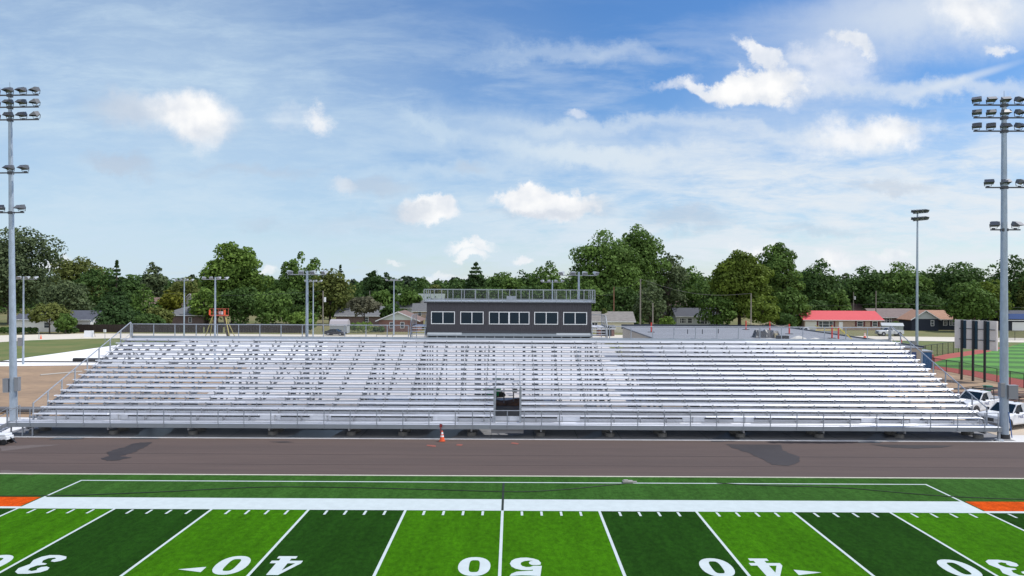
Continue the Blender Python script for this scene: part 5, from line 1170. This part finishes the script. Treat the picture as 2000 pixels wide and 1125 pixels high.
# centre right
T(1185, 448, 82, 200, 'oak', 'giant tree, left part of the highest crown on the skyline', gaps=1.6, n=21000); T(1243, 438, 62, 206, 'oak', 'highest airy crown on the skyline right of the giant tree', gaps=1.4, n=12000, seed=77)
T(1145, 545, 50, 190, 'oak', 'lower green tree behind the right end of the press box', base=.02); T(1215, 560, 62, 188, 'dark', 'dark lower tree behind the brown utility pole', base=.02)
T(1305, 490, 46, 212, 'grey', 'grey-green tree right of the highest crown', gaps=1.2); T(1270, 545, 36, 180, 'grey', 'grey-green lower tree behind the tall pale utility pole', base=.02); T(1345, 518, 42, 225, 'oak', 'mid green tree above the white dormer house', base=.03)
T(1375, 540, 42, 215, 'oak', 'smaller green tree left of the yellow-green tree', base=.03); T(1180, 603, 12, 176, 'olive', 'small olive shrub peeking over the cream house roof', shape='bush')
T(1445, 488, 62, 192, 'yel', 'large yellow-green tree right of centre', gaps=1.6, n=21000); T(1400, 575, 44, 188, 'oak', 'dark green shaded tree beside the grey bungalow', base=.02)
T(1520, 473, 46, 205, 'oak', 'tall dark green tree behind the yellow-green tree', gaps=1.4, n=10000); T(1490, 575, 36, 180, 'yel', 'lower yellow-green branches before the tall dark tree', base=.05); T(1545, 560, 36, 190, 'oak', 'green tree left of the red-roofed house', base=.02)
T(1536, 612, 20, 178, 'dark', 'small dark bushy tree at the left end of the red-roofed house', base=.02)
T(1600, 505, 52, 235, 'dark', 'dark tree behind the red-roofed house', base=.02, gaps=1.2); T(1650, 533, 32, 260, 'grey', 'pale distant tree in the dip behind the red-roofed house', base=.02); T(1640, 565, 26, 215, 'oak', 'small green tree above the coral red roof', base=.02)
T(1590, 585, 40, 215, 'dark', 'dark shaded tree touching the coral roof ridge', base=.02)
T(1700, 518, 62, 250, 'dark', 'wide dark tree behind the utility poles', base=.02, gaps=1.3); T(1762, 512, 58, 245, 'oak', 'dark green rounded tree left of the sports light pole', base=.02, gaps=1.3); T(1825, 516, 52, 250, 'dark', 'dark tree right of the sports light pole', base=.02); T(1878, 510, 56, 240, 'dark', 'dark tree above the navy house', base=.02, gaps=1.2)
T(1735, 570, 60, 235, 'dark', 'dark understory tree behind the mauve roof', base=.02); T(1810, 568, 50, 232, 'dark', 'dark understory tree behind the pale grey gable', base=.02)
T(1893, 548, 50, 182, 'oak', 'large front tree shading the navy house', base=.06, gaps=1.3, n=9500); T(1935, 545, 42, 190, 'yel', 'yellow-green tree left of the right light tower', base=.03, gaps=1.1); T(1975, 497, 46, 220, 'dark', 'airy dark tree rising behind the right light tower', base=.05, gaps=1.1); T(2030, 530, 48, 215, 'olive', 'olive tree at the right edge of the picture', base=.02)
T(2085, 505, 60, 225, 'dark', 'dark tree just beyond the right edge'); T(1748, 628, 14, 178, 'oak', 'small green shrub beside the white metal shed', shape='bush')
T(1303, 618, 16, 176, 'bright', 'small bright shrub by the short utility pole', shape='bush')
# far woods and hedges as masses / hedges as things
def woods(name, x0, x1, Z0, Z1, h0, h1, n, ls, m, nb):
    bl_ = []
    for k in range(nb):
        Z = rg.uniform(Z0, Z1); px = rg.uniform(x0, x1); X_ = (px - 1000) / F * Z; h = rg.uniform(h0, h1); w = rg.uniform(3, 6.5); bl_.append((X_, Z, h * .5, w, w, h * .5))
        bl_.append((X_ + rg.uniform(-2, 2), Z, h * .85, w * .5, w * .5, h * .16))
    o = leaf_mesh(name, bl_, n, ls, m); o['kind'] = 'stuff'; o['label'] = 'distant mass of trees closing the horizon'; o['category'] = 'woods'; return o
woods('distant_woods', -300, 1350, 300, 420, 11, 15.5, 66000, .75, LM['dark'], 300)
woods('distant_woods', 1350, 2300, 270, 330, 13, 17.5, 46000, .6, LM['dark'], 190)
woods('distant_woods', -200, 2300, 520, 700, 13, 20, 30000, 1.6, leafmat('far_leaves', (.045, .070, .040), (.075, .105, .06)), 200)
woods('garden_thicket', -250, 2250, 262, 296, 4, 8.5, 42000, .6, LM['dark'], 230)
def hedge(x0, x1, Z, h, label, kind='dark', d=1.2):
    a, b = (x0 - 1000) / F * Z, (x1 - 1000) / F * Z; n = max(2, int((b - a) / 1.1)); bl_ = [(a + (k + .5) * (b - a) / n - (a + b) / 2, 0, h * .5, .8, d * .6, h * .5 + random.uniform(-.08, .1)) for k in range(n)]
    o = leaf_mesh('hedge', bl_, int((b - a) * 260), .16, LM[kind]); o.location = ((a + b) / 2, Z, 0); tag(o, label, 'hedge', 'clipped hedges')
hedge(-40, 74, 158, 1.35, 'dark clipped hedge left of the white house door'); hedge(112, 152, 158, 1.35, 'dark clipped hedge right of the white house door'); hedge(683, 728, 168, 2.3, 'green topped tall hedge between grey shed and brick house', 'bright', 2.2); hedge(728, 752, 168.5, 1.3, 'low dark shrubs at the left wall of the brick house'); hedge(812, 832, 180, 1.2, 'low yellow green shrubs left of the press box', 'yel')
